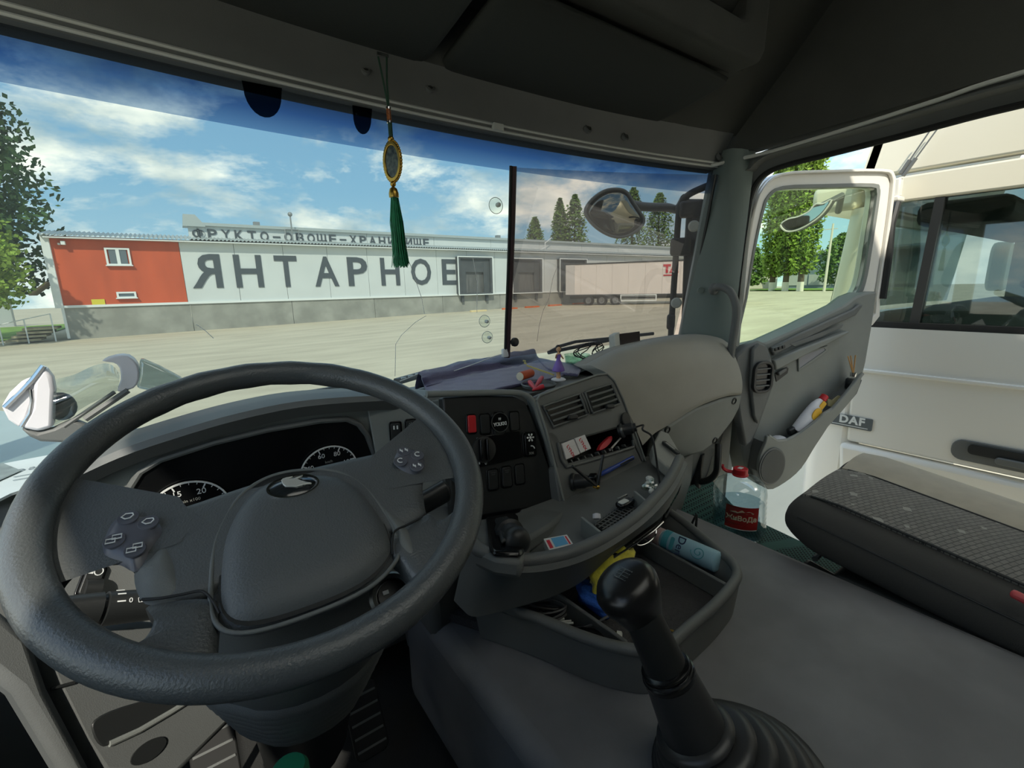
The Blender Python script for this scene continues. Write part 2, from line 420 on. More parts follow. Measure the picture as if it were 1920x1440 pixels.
# lamp post and vents on the roof
q = P(548, 440, y=UY - .8); G().tube([(q.x, UY - .8, zr + .2), (q.x, UY - .8, zr + 1.95)], .05).tube([(q.x - .45, UY - .8, zr + .2), (q.x - .45, UY - .8, zr + 1.0), (q.x + .45, UY - .8, zr + 1.0), (q.x + .45, UY - .8, zr + .2)], .04).ball((q.x, UY - .8, zr + 2.05), .16).build('roof_lamp', M_grey, bld)
for px in (482, 933): 
    q = P(px, 430, y=UY + 1); G().box(T(q.x, UY + 1, uz + .25), .4, .4, .6).build('roof_vent', M_grey, bld)
q = P(1022, 458, y=UY - .6); G().tube([(q.x, UY - .6, zr), (q.x, UY - .6, zr + 1.0)], .05).tube([(q.x, UY - .6, zr + .9), (q.x + .9, UY - .6, zr + 1.5)], .04).tube([(q.x, UY - .6, zr + .5), (q.x - .8, UY - .6, zr + .1)], .04).build('roof_stay', M_trimw, bld)

# entry steps with a rail at the end of the building
st = thing('entry_steps', 'wooden steps with thin white handrail at the red end of the warehouse', 'steps', (xl - 1.2, BY, gz(xl, BY)))
for i in range(4): G().box(T(xl - .95 - .25 * i, BY + .3, gz(xl, BY) + .75 - .2 * i), 1.4, 1.4, .12).build('step', mat('step_wood', (170, 160, 132), .85, var=.2, vscale=4), st)
for i, dx in enumerate((.2, 1.3, 2.3)): G().tube([(xl - dx - .2, BY - .4, gz(xl, BY) - .2), (xl - dx - .2, BY - .4, gz(xl, BY) + 1.55 - .25 * i)], .035, 6).build('rail_post', M_trimw, st)
G().tube([(xl - .4, BY - .4, gz(xl, BY) + 1.55), (xl - 1.5, BY - .4, gz(xl, BY) + 1.3), (xl - 2.5, BY - .4, gz(xl, BY) + 1.05)], .03, 6).build('handrail', M_trimw, st)
q = P(95, 535, y=BY); G().quad_slab([(q.x - .9, BY - .3, q.z - .55), (xl - .25, BY - .3, q.z + .15), (xl - .25, BY + 1.6, q.z + .15), (q.x - .9, BY + 1.6, q.z - .55)], .08).build('porch_roof', mat('porch', (150, 132, 104), .8), st)
# grass verge and far fence on the left
g = G(); g.grid([[(x, y, gz(x, y) + .06) for x in (-40, -30, -20, -14, -10, -7.4)] for y in (40, 44, 48, 54, 60)]); g.build('grass_verge', M_grass, label='strip of green grass beside the red end wall', category='grass', kind='stuff')
fn = thing('sheet_fence', 'grey sheet metal fence far behind the left tree', 'fence', (-26, 62, gz(-20, 62)))
for i in range(14): G().box(T(-40 + 2.05 * i, 62, gz(-20, 62) + 1.2), 1.98, .08, 2.5).build('fence_panel', M_fence, fn)
for i in range(15): G().box(T(-41 + 2.05 * i, 61.9, gz(-20, 62) + 1.3), .12, .12, 2.7).build('post', M_grey, fn)

# ---------------------------------------------------------------- trees
def leaf_cloud(fn_r, base, h0, h1, n, size, rnd, shape=1.0):
    g = G(); vs = []; fs = []
    for i in range(n):
        t = rnd.random() ** .85; z = h0 + (h1 - h0) * t; r = fn_r(t) * (0.35 + .65 * math.sqrt(rnd.random())); a = rnd.random() * 6.283
        lump = 1 + .24 * math.sin(5 * a + 9 * t) + .16 * math.sin(11 * a - 23 * t) + rnd.gauss(0, .07)
        c = Vector((base[0] + r * lump * math.cos(a), base[1] + r * lump * math.sin(a), base[2] + z))
        u = Vector((rnd.gauss(0, 1), rnd.gauss(0, 1), rnd.gauss(0, 1))).normalized(); w = u.orthogonal().normalized() * size * (.6 + .8 * rnd.random()); u = u * size * (.5 + .6 * rnd.random())
        b = len(vs); vs += [c - u, c + w * .6, c + u, c - w * .6]; fs.append((b, b + 1, b + 2, b + 3))
    return g.add(vs, fs)
def tree(name, label, x, y, h, r, n, size, leaf, trunk=.3, trunk_h=.12, wash=False, group=None, seed=1, slim=.55):
    rnd = random.Random(seed); z = gz(x, y)
    t = thing(name, label, 'tree', (x, y, z), group)
    G().tube([(x, y, z - .3), (x + .05, y, z + h * .4), (x, y, z + h * .8)], [trunk, trunk * .75, trunk * .2], 8).build('trunk', M_bark, t)
    if wash: G().tube([(x, y, z - .3), (x, y, z + 1.6)], trunk * 1.06, 8).build('whitewash', M_whitewash, t)
    leaf_cloud(lambda q: r * max(.12, math.sin(math.pi * min(1, .10 + .90 * q)) ** .55 * (1.0 - .35 * q)), (x, y, z), h * trunk_h, h, n, size, rnd).build('foliage', leaf, t, smooth=0)
q = P(118, 400, y=41); tree('broadleaf_tree', 'tall dark leafy tree at the left edge beyond the red end wall', q.x - 5.4, 41, 19.0, 5.0, 15000, .24, M_leafd, .5, .14, seed=3)
q = P(58, 560, y=36); tree('sunlit_foliage', 'yellow-green young tree standing for the sunlit foliage of the dark left tree', q.x - 1.9, 35, 7.6, 2.3, 5000, .17, M_leafl, .15, .26, seed=4)  # sunlit part of the left foliage, put into a lighter leaf colour
for i, (px, pt, pb, yy, rr, lb) in enumerate(((1003, 408, 470, 78, 3.0, 'small poplar top beside the tinted screen edge, behind the warehouse roof'), (1050, 372, 480, 76, 2.6, 'dark slim poplar left of the pair behind the warehouse roof'),
        (1078, 365, 480, 74, 3.4, 'paler poplar right of the pair behind the warehouse roof'), (1188, 352, 480, 72, 4.6, 'broad poplar behind the hanging front mirror'), (1238, 362, 480, 70, 4.4, 'poplar beside the black mirror arm, behind the warehouse'))):
    q = P(px, pt, y=yy); tree('poplar', lb, q.x, yy, q.z - gz(q.x, yy), rr * .85, 4200, .38, M_leafm, .4, .08, group='poplars behind the warehouse', seed=20 + i)
for i, (px, xx, h, lb) in enumerate(((1447, 92, 26, 'leftmost of three green poplars seen through the door window'), (1472, 90, 28, 'middle of three green poplars seen through the door window'), (1500, 88, 29.5, 'rightmost of three green poplars seen through the door window'))):
    q = P(px, 540, x=xx); tree('poplar', lb, q.x, q.y, h, 2.5, 6500, .40, M_leafl, .55, .1, True, 'poplars across the yard', 40 + i, .6)
for i, (px, xx, h) in enumerate(((1400, 108, 10), (1572, 112, 11))):
    q = P(px, 540, x=xx); tree('garden_tree', ['low pale tree left of the three poplars across the yard', 'bushy tree right of the concrete pole across the yard'][i], q.x, q.y, h, 4.6, 3200, .45, M_leafm, .3, .1, seed=60 + i)
# sheds, pole and verge across the yard
M_shed = mat('blue_shed', (120, 140, 150), .5, var=.1, vscale=.4)
M_cream = mat('cream_house', (205, 200, 184), .8)
q = P(1520, 535, x=118); sh = thing('storage_shed', 'blue-grey metal shed with pale roof behind the poplars across the yard', 'building', (118, q.y, 0))
G().box(T(124, q.y - 6, 4.2), 8, 26, 8).build('wall', M_shed, sh); G().quad_slab([(119, q.y - 19.5, 8.2), (129, q.y - 19.5, 9.2), (129, q.y + 7.5, 9.2), (119, q.y + 7.5, 8.2)], .3).build('roof', M_roof, sh)
for i in range(5): G().box(T(119.9, q.y - 16 + 5 * i, 2.4), .3, 4.6, 2.4).build('sheet_panel', M_fence, sh)
q = P(1410, 535, x=122); hs = thing('far_house', 'cream house with pale roof at the left of the door window view', 'building', (122, q.y, 0))
G().box(T(127, q.y + 4, 4.0), 8, 12, 7).build('wall', M_cream, hs); G().quad_slab([(122, q.y - 3, 7.4), (133, q.y - 3, 8.8), (133, q.y + 11, 8.8), (122, q.y + 11, 7.4)], .3).build('roof', M_roof, hs)
for i in range(3): G().box(T(122.95, q.y - .5 + 3.6 * i, 4.6), .12, 1.4, 1.8).build('window', M_pane, hs)
q = P(1545, 545, x=84); G().tube([(q.x, q.y, .3), (q.x, q.y - .2, 10.8)], [.22, .14], 8).box(T(q.x, q.y, 10.0), .1, 1.8, .1).build('utility_pole', mat('pole_concrete', (200, 196, 182), .8), label='pale concrete utility pole right of the poplars', category='pole')
a = P(1390, 543, x=95); b = P(1545, 543, x=90); G().quad_slab([(a.x - 2, a.y, .63), (b.x - 2, b.y - 8, .63), (b.x + 14, b.y - 8, .63), (a.x + 14, a.y, .63)], .06).build('grass_strip', M_grass, label='grass strip under the poplars across the yard', category='grass', kind='stuff')

# ---------------------------------------------------------------- trailer at the dock
q0 = P(1061, 520, y=34.6); q1 = P(1262, 520, y=26.0)
td = Vector((q1.x - q0.x, q1.y - q0.y, 0)).normalized(); tz = gz(q0.x, 33) - .05
tm = frame((q0.x, q0.y, tz), td, (-td.y, td.x, 0))     # local x along trailer, y to its far side
M_trw = mat('trailer_white', (232, 222, 214), .45, var=.03, vscale=.7); M_tyre = mat('tyre', (38, 38, 38), .85); M_hub = mat('wheel_hub', (120, 120, 120), .5, metal=.5); M_chas = mat('chassis', (60, 62, 64), .7)
tr = thing('semi_trailer', 'long white box trailer backed up to the warehouse dock', 'trailer', (q0.x, q0.y, tz))
ztop = P(1262, 487, y=26.0).z - tz; zbot = P(1262, 552, y=26.0).z - tz - .05
for i in range(9):
    w = 13.6 / 9; G().box(tm @ T(w * (i + .5), 1.25, (ztop + zbot) / 2), w - .012, 2.5, ztop - zbot).build('body_panel', M_trw, tr)
G().box(tm @ T(6.8, -.02, ztop - .06), 13.6, .06, .12).box(tm @ T(6.8, -.02, zbot + .06), 13.6, .06, .14).build('side_rail', M_chas, tr)
G().box(tm @ T(.45, -.02, (ztop + zbot) / 2), .9, .05, ztop - zbot - .2).build('rear_corner', mat('trailer_grey', (205, 200, 196), .5), tr)
G().box(tm @ T(6, 1.25, zbot - .15), 11.5, 1.2, .28).build('chassis', M_chas, tr)
for xx in (2.3, 3.6, 4.9):
    wh = G().lathe(tm @ T(xx, .08, .52) @ RX(R(90)), [(.3, -.14), (.5, -.16), (.52, -.05), (.52, .05), (.5, .16), (.3, .14)], 20).build('wheel', M_tyre, tr)
    G().lathe(tm @ T(xx, -.06, .52) @ RX(R(90)), [(.3, 0), (.28, .03), (.12, .0), (.1, .05), (.02, .05)], 16).build('hub', M_hub, wh)
G().ring(tm @ T(7.0, -.02, .75) @ RX(R(90)), rrect(3.3, .62, .02, 1), rrect(3.1, .4, .02, 1), 0, .05).build('side_guard', M_trimw, tr)
for k in (-.1, .1): G().box(tm @ T(7.0, .0, .75 + k), 3.1, .05, .06).build('guard_bar', M_grey, tr)
lm = tm @ T(9.75, -.06, ztop - .78) @ RX(R(90))
text_geo('TA', .95, lm, .01, bold=.05).build('logo_lettering', mat('logo_red', (196, 44, 58), .5), tr, smooth=0, label='red TA lettering')
G().box(tm @ T(9.75, -.045, ztop - 1.32), 1.2, .02, .1).build('logo_strip', MATS['logo_red'], tr)
tk = thing('tractor_unit', 'tractor unit coupled to the white trailer behind the mirror arm', 'truck', tuple(tm @ Vector((12.5, 0, 0))))
G().box(tm @ T(13, 1.25, .85), 5.5, 1.0, .35).build('chassis', M_chas, tk)
for xx in (11.7, 15.2):
    wh = G().lathe(tm @ T(xx, .1, .52) @ RX(R(90)), [(.3, -.14), (.5, -.16), (.52, -.05), (.52, .05), (.5, .16), (.3, .14)], 20).build('wheel', M_tyre, tk)
    G().lathe(tm @ T(xx, -.06, .52) @ RX(R(90)), [(.3, 0), (.28, .03), (.12, .0), (.1, .05), (.02, .05)], 16).build('hub', M_hub, wh)
G().box(tm @ T(13.2, .2, .75), 1.5, .6, .6).build('fuel_tank', M_grey, tk)
G().box(tm @ T(15.2, 1.25, 2.3), 2.0, 2.4, 2.6).build('cab', M_trw, tk, bevel=.2)
for i, (px, py, m) in enumerate(((898, 579, M_kerby), (957, 576, M_kerbo), (999, 573, M_kerbo), (1042, 571, M_kerbo), (1087, 568.5, M_kerbo))):
    zz = .3; q = P(px, py, z=zz); q = P(px, py, y=min(q.y, 35.2))
    zz = gz(q.x, q.y); lb = ['pale weathered wheel stop on the yard left of the screen edge', 'orange wheel stop cut by the dark screen edge', 'orange wheel stop under the second dock door', 'orange wheel stop between second dock door and trailer', 'orange wheel stop in front of the trailer wheels'][i]
    G().prism(frame((q.x - .75, q.y, zz), (1, 0, 0), (0, 1, 0)) @ RZ(0), [(0, 0), (1.6, 0), (1.6, .35), (0, .35)], -.25, .14).build('wheel_stop', m, bevel=.04, label=lb, category='wheel stop', group='wheel stops in the yard')
# ================================================================ interior materials
M_grey1 = mat('grey_plastic', (130, 134, 130), .5, bump=.22, bscale=900, var=.05, vscale=9)
M_greyl = mat('grey_plastic_light', (150, 152, 146), .6, bump=.22, bscale=900, var=.05, vscale=9)
M_greyd = mat('charcoal_plastic', (102, 105, 104), .48, bump=.22, bscale=900, var=.06, vscale=9)
M_black = mat('black_plastic', (38, 40, 40), .42, bump=.08, bscale=700)
M_gloss = mat('gloss_black', (16, 17, 18), .22)
M_lining = mat('roof_lining', (72, 74, 70), .95, bump=.5, bscale=700, var=.06, vscale=8)
M_visor = mat('visor_vinyl', (46, 50, 47), .8, bump=.3, bscale=600)
M_rubber = mat('rubber', (30, 31, 31), .7)
M_paint = mat('white_paint', (236, 233, 224), .28, coat=.5)
M_dafw = mat('cream_paint', (240, 234, 212), .3, coat=.5)
M_seal = mat('pale_seal', (205, 208, 202), .5)
M_chrome = mat('chrome', (220, 220, 220), .12, metal=1.)
M_print = mat('white_print', (225, 228, 226), .6)
M_screw = mat('screw_head', (110, 112, 110), .35, metal=.7)
M_pillar = mat('pillar_trim', (112, 124, 120), .6, bump=.2, bscale=800)
GL_wind = thin_glass('windscreen_glass', (.48, .535, .51), .012, dust=.045)
GL_band = thin_glass('tint_band_glass', (.165, .235, .30), .012, dust=.02, zgrad=(2.664, 2.752, (.035, .085, .17), (.004, .008, .016)))
GL_door = thin_glass('door_glass', (.78, .85, .74), .035)
GL_film = thin_glass('shade_film', (.70, .60, .585), .05)
GL_daf = thin_glass('daf_glass', (.50, .57, .55), .10)
M_mirror = mat('mirror_glass', (205, 208, 200), .04, metal=1.)

# ================================================================ neighbouring white truck
DX = 2.5
daf = thing('neighbour_truck', 'cream white truck cab parked close beside the open door', 'truck', (3.6, -.3, gz(3.6, 0)))
def side(y, z, x=DX): return Vector((x, y, z))
YF = .97; YB = -2.2
# door skin, with a proud swage and a lower sill
G().poly_slab([side(YB, 1.60), side(.78, 1.60), side(.80, 2.15), side(YB, 2.15)], (.06, 0, 0)).build('door_skin', M_paint, daf, bevel=.012)
G().poly_slab([side(YB, 1.935, DX - .012), side(.79, 1.935, DX - .012), side(.79, 1.952, DX - .012), side(YB, 1.952, DX - .012)], (.02, 0, 0)).build('swage_line', M_paint, daf, bevel=.005)
G().poly_slab([side(YB, .75, DX - .03), side(.62, .75, DX - .03), side(.76, 1.2, DX - .03), side(.80, 1.59, DX - .03), side(YB, 1.59, DX - .03)], (.08, 0, 0)).build('lower_panel', M_paint, daf, bevel=.02)
# front corner, wraps round to the nose
rows = []
for z in (.45, 1.0, 1.6, 2.15):
    k = .0 if z < 2 else .02
    rows.append([Vector((DX + .0, .80, z)), Vector((DX + .02, .90 - k, z)), Vector((DX + .10, .98 - k, z)), Vector((DX + .35, 1.05 - k, z)), Vector((DX + 1.2, 1.10 - k, z)), Vector((DX + 2.05, 1.05 - k, z)), Vector((DX + 2.4, .85, z))])
G().shell(rows, (.04, -.06, 0)).build('nose_panel', M_paint, daf)
rows = []
for z, k in ((2.15, .0), (2.66, .05)):
    rows.append([Vector((DX, .80 - k, z)), Vector((DX + .015, .88 - k, z)), Vector((DX + .06, .94 - k, z)), Vector((DX + .13, .97 - k, z))])
G().shell(rows, (.05, -.02, 0)).build('front_pillar', M_dafw, daf)
rows = [[Vector((DX + .13 + (2.1) * i / 8, .97 - k + .1 * math.sin(math.pi * i / 8), z)) for i in range(9)] for z, k in ((2.18, .0), (2.66, .05))]
G().shell(rows, (0, -.01, 0)).build('windscreen', GL_daf, daf)
G().box(T(DX + 1.2, .97, 2.72), 2.3, .2, .12).build('windscreen_header', M_dafw, daf, bevel=.03)
# side window opening
G().poly_slab([side(YB, 2.66), side(.75, 2.66), side(.73, 2.76), side(YB, 2.76)], (.06, 0, 0)).build('window_header', M_dafw, daf, bevel=.008)
G().poly_slab([side(YB, 2.775), side(.86, 2.775), side(.78, 3.15), side(.60, 3.75), side(YB, 3.75)], (.06, 0, 0)).build('roof_side', M_dafw, daf, bevel=.01)
G().shell([[Vector((DX + 2.4 * i / 12, y + .16 * math.sin(math.pi * i / 12) ** .6, z)) for i in range(13)] for y, z in ((.86, 2.76), (.78, 3.15), (.60, 3.75))], (0, -.04, 0)).build('roof_front', M_dafw, daf)
G().box(T(DX + 1.2, -.8, 3.78), 2.4, 2.7, .06).build('roof', M_dafw, daf)
for yy, w in ((.585, .03), (-.42, .12)): G().poly_slab([side(yy, 2.15, DX + .005), side(yy + w, 2.15, DX + .005), side(yy + w - .02, 2.66, DX + .005), side(yy - .02, 2.66, DX + .005)], (.05, 0, 0)).build('window_pillar', M_black, daf)
G().poly_slab([side(-.3, 2.14), side(.75, 2.14), side(.74, 2.165), side(-.3, 2.165)], (.05, 0, 0)).build('window_seal', M_rubber, daf)
G().poly_slab([side(-.31, 2.16, DX + .02), side(.78, 2.16, DX + .02), side(.75, 2.66, DX + .02), side(-.31, 2.66, DX + .02)], (.006, 0, 0)).build('side_glass', GL_daf, daf)
G().box(T(DX + 2.4, -.9, 1.6), .06, 2.6, 1.1).box(T(DX + 2.4, -.9, 3.2), .06, 2.6, 1.05).box(T(DX + 2.4, .62, 2.4), .06, .12, .55).box(T(DX + 2.4, -.55, 2.4), .06, .14, .55).box(T(DX + 2.4, -1.9, 2.4), .06, .7, .55).build('far_side', M_dafw, daf)
G().box(T(DX + 1.2, YB, 2.4), 2.4, .05, 2.7).build('rear_wall', M_greyd, daf)
G().box(T(DX + 1.2, .55, 1.9), 2.25, .55, .62).build('dash', M_greyd, daf, bevel=.12, bseg=4)
for xx, nm in ((.55, 'driver_seat'), (1.85, 'seat')):
    G().prism(frame((DX + xx - .25, -.75, 1.5), (0, 1, 0), (0, 0, 1)), [(0, 0), (.5, 0), (.52, .42), (.2, .42), (-.05, 1.05), (-.2, 1.0), (-.1, .3)], 0, .5).build('seat', M_greyd, daf, bevel=.05, bseg=3)
G().tube([Vector((DX + .55, .18, 2.22)) + Vector((.22 * math.cos(a), .19 * math.sin(a), .1 * math.sin(a))) for a in [2 * math.pi * k / 24 for k in range(24)]], .016, 8, closed=True).build('steering_rim', M_black, daf)
G().box(T(DX + 1.2, .55, 2.62), 2.0, .3, .1).build('sun_shelf', M_greyd, daf, bevel=.03)
# handle, badge, mirrors
q0 = P(1790, 830, x=DX); 
hm = frame((DX - .002, .235, 1.668), (0, -1, 0), (0, 0, 1))
hd = G().prism(hm, rrect(.36, .085, .035), -.02, .006).build('door_handle', M_greyd, daf, bevel=.003)
G().prism(hm, rrect(.24, .04, .015, cy=.012, cx=-.01), .004, .014).build('recess', M_black, hd)
G().prism(hm, rrect(.2, .028, .012, cx=.05, cy=-.012), .006, .026).build('lever', M_greyd, hd, bevel=.004)
G().lathe(hm @ T(.11, -.022, .006), [(.012, 0), (.012, .006), (.004, .007)], 14).build('lock', M_chrome, hd)
p = P(1595, 792, x=DX); bm = frame((DX - .002, p.y + .03, p.z + .005), (0, -1, 0), (0, 0, 1))
bd = G().prism(bm, rrect(.23, .056, .006), -.002, .004).build('badge', mat('badge_grey', (96, 102, 104), .4), daf, label='dark badge with silver letters')
text_geo('DAF', .05, bm @ T(.035, .006, .0042), .001, bold=.002, spacing=1.15).build('lettering', M_print, bd, smooth=0)
G().box(bm @ T(0, -.02, .0045), .2, .003, .001).build('underline', M_print, bd)
for k, (a, b) in enumerate((((1772, 222), (1693, 330)), ((1745, 243), (1688, 326)))):
    p0 = P(*a, x=DX - .04); p1 = P(*b, x=DX - .07); md = p0.lerp(p1, .68)
    G().tube([p0, p0.lerp(p1, .5), md], .003, 6).tube([md, p1], .007, 8).build('aerial_cable', M_greyd, daf)
p = P(1683, 352, x=DX - .06); G().box(T(p.x, p.y, p.z), .04, .025, .07).box(T(p.x, p.y + .005, p.z - .045), .07, .05, .022).build('aerial_bracket', M_paint, daf, bevel=.006)
# mirror arm beside the window edge and the far mirrors seen through the cab
G().tube([P(1683, 380, x=DX - .1), P(1672, 420, x=DX - .14), P(1668, 470, x=DX - .15), P(1655, 560, x=DX - .15)], .013, 8).build('mirror_arm', M_black, daf)
mm = frame(P(1660, 440, x=DX - .12), (0, 1, .0), (0, 0, 1))
G().prism(frame((DX + 2.62, .78, 2.42), (1, 0, 0), (0, 0, 1)), rrect(.24, .36, .09, 6), -.04, .06).build('far_mirror', mat('mirror_back', (188, 190, 160), .5), daf, bevel=.02)
# front kerb mirror hung ahead of the windscreen, seen through the open door's glass
km = thing('kerb_mirror', 'dark oval mirror with bright rim seen through the door glass', 'mirror', (2.36, 1.08, 2.55))
c = P(1512, 408, x=2.36); ax = (P(1568, 384, x=2.36) - P(1450, 420, x=2.36)).normalized()
m = frame(c, ax, (0, 0, 1))
ol = [(-.105, .0), (-.085, -.035), (-.04, -.045), (.02, -.032), (.07, -.005), (.108, .04), (.075, .035), (.045, .042), (.015, .02), (-.03, .012), (-.07, .015)]
ol = [(v.x, v.y) for v in spline([(a, b, 0) for a, b in ol], 4, True)]
G().prism(m, ol, -.03, .01).build('housing', M_greyd, km, bevel=.006)
G().prism(m, [(a * .9, b * .82 + .002) for a, b in ol], .008, .014).build('mirror_face', M_mirror, km)
G().tube([m @ Vector((a, b, .012)) for a, b in ol], .004, 6, closed=True).build('rim', M_paint, km)
G().tube([m @ Vector((.05, .03, -.01)), m @ Vector((.12, .06, -.06)), Vector((2.56, .95, 2.66))], .014, 8).build('arm', M_greyd, km)

# ================================================================ the cab shell
XC = .61
def ytop(x): return 1.10 - .088 * (x - XC) ** 2
def ws(x, z): return ytop(x) + (2.75 - z) * .22          # windscreen surface
XL, XRT = -.43, 1.63
xs = [XL + (XRT - XL) * i / 30 for i in range(31)]
# windscreen
zs = [1.93, 2.1, 2.3, 2.5, 2.664]
wsn = thing('window_1', 'wide tinted truck windscreen with dark blue band along the top', 'window', (XC, 1.1, 1.93), kind='structure')
def sheet(z0, z1, n=6, d=0., x0=XL, x1=XRT, m=30):
    return [[Vector((x, ws(x, z) + d, z)) for x in [x0 + (x1 - x0) * i / m for i in range(m + 1)]] for z in [z0 + (z1 - z0) * k / n for k in range(n + 1)]]
G().grid(sheet(1.93, 2.664)).build('glass', GL_wind, wsn)
G().grid(sheet(2.664, 2.80, 3)).build('sun_band', GL_band, wsn, label='blue tinted band')
# dark rounded sensor patches printed in the band
for px, py, w, h in ((491, 168, .075, .105), (681, 214, .045, .08)):
    p = P(px, py, y=1.09); mm = frame((p.x, ws(p.x, p.z) - .004, p.z), (1, 0, 0), (0, -.22, 1))
    G().prism(mm, [(-w / 2, h * .6), (w / 2, h * .6), (w * .47, h * .1)] + [(w * .44 * math.cos(R(-180 * k / 12)), -h * .05 + h * .42 * math.sin(R(-180 * k / 12))) for k in range(13)] + [(-w * .47, h * .1)], 0, .002).build('sensor_patch', thin_glass('patch_print', (.16, .18, .2), .01), wsn)
# cracks in the glass
def ws_pt(px, py, d=-.003):
    y = 1.15
    for k in range(12): q = P(px, py, y=y); y = ws(q.x, q.z)
    q.y += d; return q
M_crack = mat('crack_white', (240, 244, 240), .4)
for cr in ([(740, 705), (741, 645), (752, 628), (778, 604), (798, 592)], [(1043, 502), (1036, 520), (1028, 560), (1017, 583), (1010, 610), (1006, 640)], [(368, 608), (385, 620), (400, 634)], [(795, 588), (790, 560), (770, 500), (760, 478)], [(893, 586), (894, 530), (886, 485)]):
    G().tube([ws_pt(*k) for k in cr], .0008, 4).build('crack', M_crack, wsn)
# header above the glass
hdr = thing('trim_1', 'grey header panel above the windscreen', 'trim', (XC, 1.0, 2.75), kind='structure')
prof = [(.035, 2.735), (-.012, 2.742), (-.02, 2.76), (-.035, 2.80), (-.06, 2.845)]
rows = [[Vector((x, ytop(x) + dy, z)) for x in xs] for dy, z in prof]
G().shell(rows, (0, .03, .03)).build('header_panel', M_greyd, hdr)
for dz in (0, .012): G().tube([Vector((x, ytop(x) - .016 - dz * .3, 2.747 + dz)) for x in xs], .0034, 6).build('seal_line', M_seal, hdr)
for px, py in ((686, 128), (808, 161), (1098, 243), (1162, 260), (1310, 303)):
    p = P(px, py, y=1.06); p.y = ytop(p.x) - .032; mm = frame(p, (1, 0, 0), (0, .4, 1))
    sc = G().lathe(mm, [(.013, -.004), (.013, .004), (.009, .006), (.008, .001), (.003, .001)], 16).build('screw_cup', M_greyd, hdr)
    G().lathe(mm, [(.006, 0), (.006, .005), (.002, .006)], 8).build('screw', M_screw, sc)
p = P(940, 238, y=1.06); G().box(T(p.x, ytop(p.x) - .022, 2.753), .03, .012, .016).build('seal_clip', M_seal, hdr)
# sloping front lining behind the visors, side lining above the door, roof, rear
G().shell([[Vector((x, (ytop(x) - .055) * (1 - k) + y * k, z)) for x in [-.45 + 2.1 * i / 14 for i in range(15)]] for k, y, z in ((0, 0, 2.84), (1, .80, 3.0), (1, .50, 3.345))], (0, .03, .03)).build('wall_front', M_lining, kind='structure')
G().box(T(.6, .55, 3.36), 2.3, .9, .05).box(T(.6, -1.0, 3.36), 2.3, .3, .05).box(T(-.32, -.38, 3.36), .5, .96, .05).box(T(1.52, -.38, 3.36), .5, .96, .05).build('ceiling', M_lining, kind='structure')
# unseen translucent roof hatch, added to lift the daylight inside the cab
def added_hatch_mat():
    m = bpy.data.materials.new('added_hatch_acrylic'); m.use_nodes = True; t = m.node_tree; t.nodes.clear()
    a = t.nodes.new('ShaderNodeBsdfTranslucent'); a.inputs[0].default_value = (.90, .87, .80, 1); o = t.nodes.new('ShaderNodeOutputMaterial'); t.links.new(a.outputs[0], o.inputs[0]); return m
G().box(T(.6, -.38, 3.37), 1.36, .98, .008).build('added_hatch', added_hatch_mat(), kind='structure')['label'] = 'unseen translucent roof hatch added to brighten the cab'
wr = thing('wall_right', 'grey lining above the open passenger door', 'wall', (1.66, .2, 2.78), kind='structure')
G().poly_slab([(1.645, 1.06, 2.775), (1.645, .3, 2.81), (1.645, -1.1, 2.81), (1.645, -1.1, 3.36), (1.645, .5, 3.36), (1.645, .78, 3.05)], (.05, 0, 0)).build('lining', M_lining, wr)
# light seal rail that runs on above the door, then the dark door frame below it
rail = [P(1310, 313, y=1.04), P(1345, 308, x=1.60), P(1372, 301, x=1.63), P(1450, 283, x=1.638), P(1600, 238, x=1.638), P(1760, 187, x=1.638), P(1920, 135, x=1.638), Vector((1.638, -.3, 2.82))]
G().tube(spline(rail, 5), .006, 8).build('seal_rail', M_seal, wr)
fr = [P(1373, 660, x=1.70), P(1378, 600, x=1.70), P(1388, 500, x=1.70), P(1402, 400, x=1.70), P(1414, 352, x=1.70), P(1436, 325, x=1.69), P(1480, 308, x=1.69), P(1560, 288, x=1.69), P(1700, 252, x=1.69), P(1920, 195, x=1.69), Vector((1.69, -.1, 2.74)), Vector((1.69, -.4, 2.70))]
fr = spline(fr, 5)
rows = [[p + Vector((-.055, .028 if i < 22 else 0, .035 if i > 18 else 0)), p + Vector((-.02, .02 if i < 22 else 0, .03 if i > 18 else 0)), p, p + Vector((.03, .0, .0))] for i, p in enumerate(fr)]
G().shell(rows, (.02, .03, .02)).build('door_frame', M_greyd, wr)
G().tube(fr, .009, 8).build('door_seal', M_rubber, wr)
# passenger-side windscreen pillar
pl = thing('trim_2', 'grey-green windscreen pillar trim beside the open door', 'trim', (1.62, 1.0, 2.0), kind='structure')
rows = []
for t in [k / 8 for k in range(-1, 10)]:
    py = 320 + t * 320
    i = P(1354 - t * 62, py, x=1.615); o = P(1412 - t * 40, py + 4, x=1.675)
    a = i.lerp(o, .22) + Vector((-.02, -.012, 0)); b = i.lerp(o, .6) + Vector((-.03, -.01, 0)); c = i.lerp(o, .9) + Vector((-.012, -.004, 0))
    rows.append([i + Vector((.01, .05, 0)), i, a, b, c, o, o + Vector((.03, .02, 0))])
G().shell(rows, (.03, .03, 0)).build('pillar_cover', M_pillar, pl)
p = P(1317, 544, x=1.60); G().lathe(frame(p + Vector((.0, .008, 0)), (0, 0, 1), (.75, -.65, 0)) @ I4, [(.011, -.006), (.011, .004), (.008, .007), (.002, .007)], 14).build('cover_cap', M_pillar, pl)
G().poly_slab([(1.70, .915, 1.35), (1.70, .985, 1.35), (1.70, .94, 2.72), (1.70, .90, 2.72)], (.05, .03, 0)).build('painted_pillar', M_paint, pl)
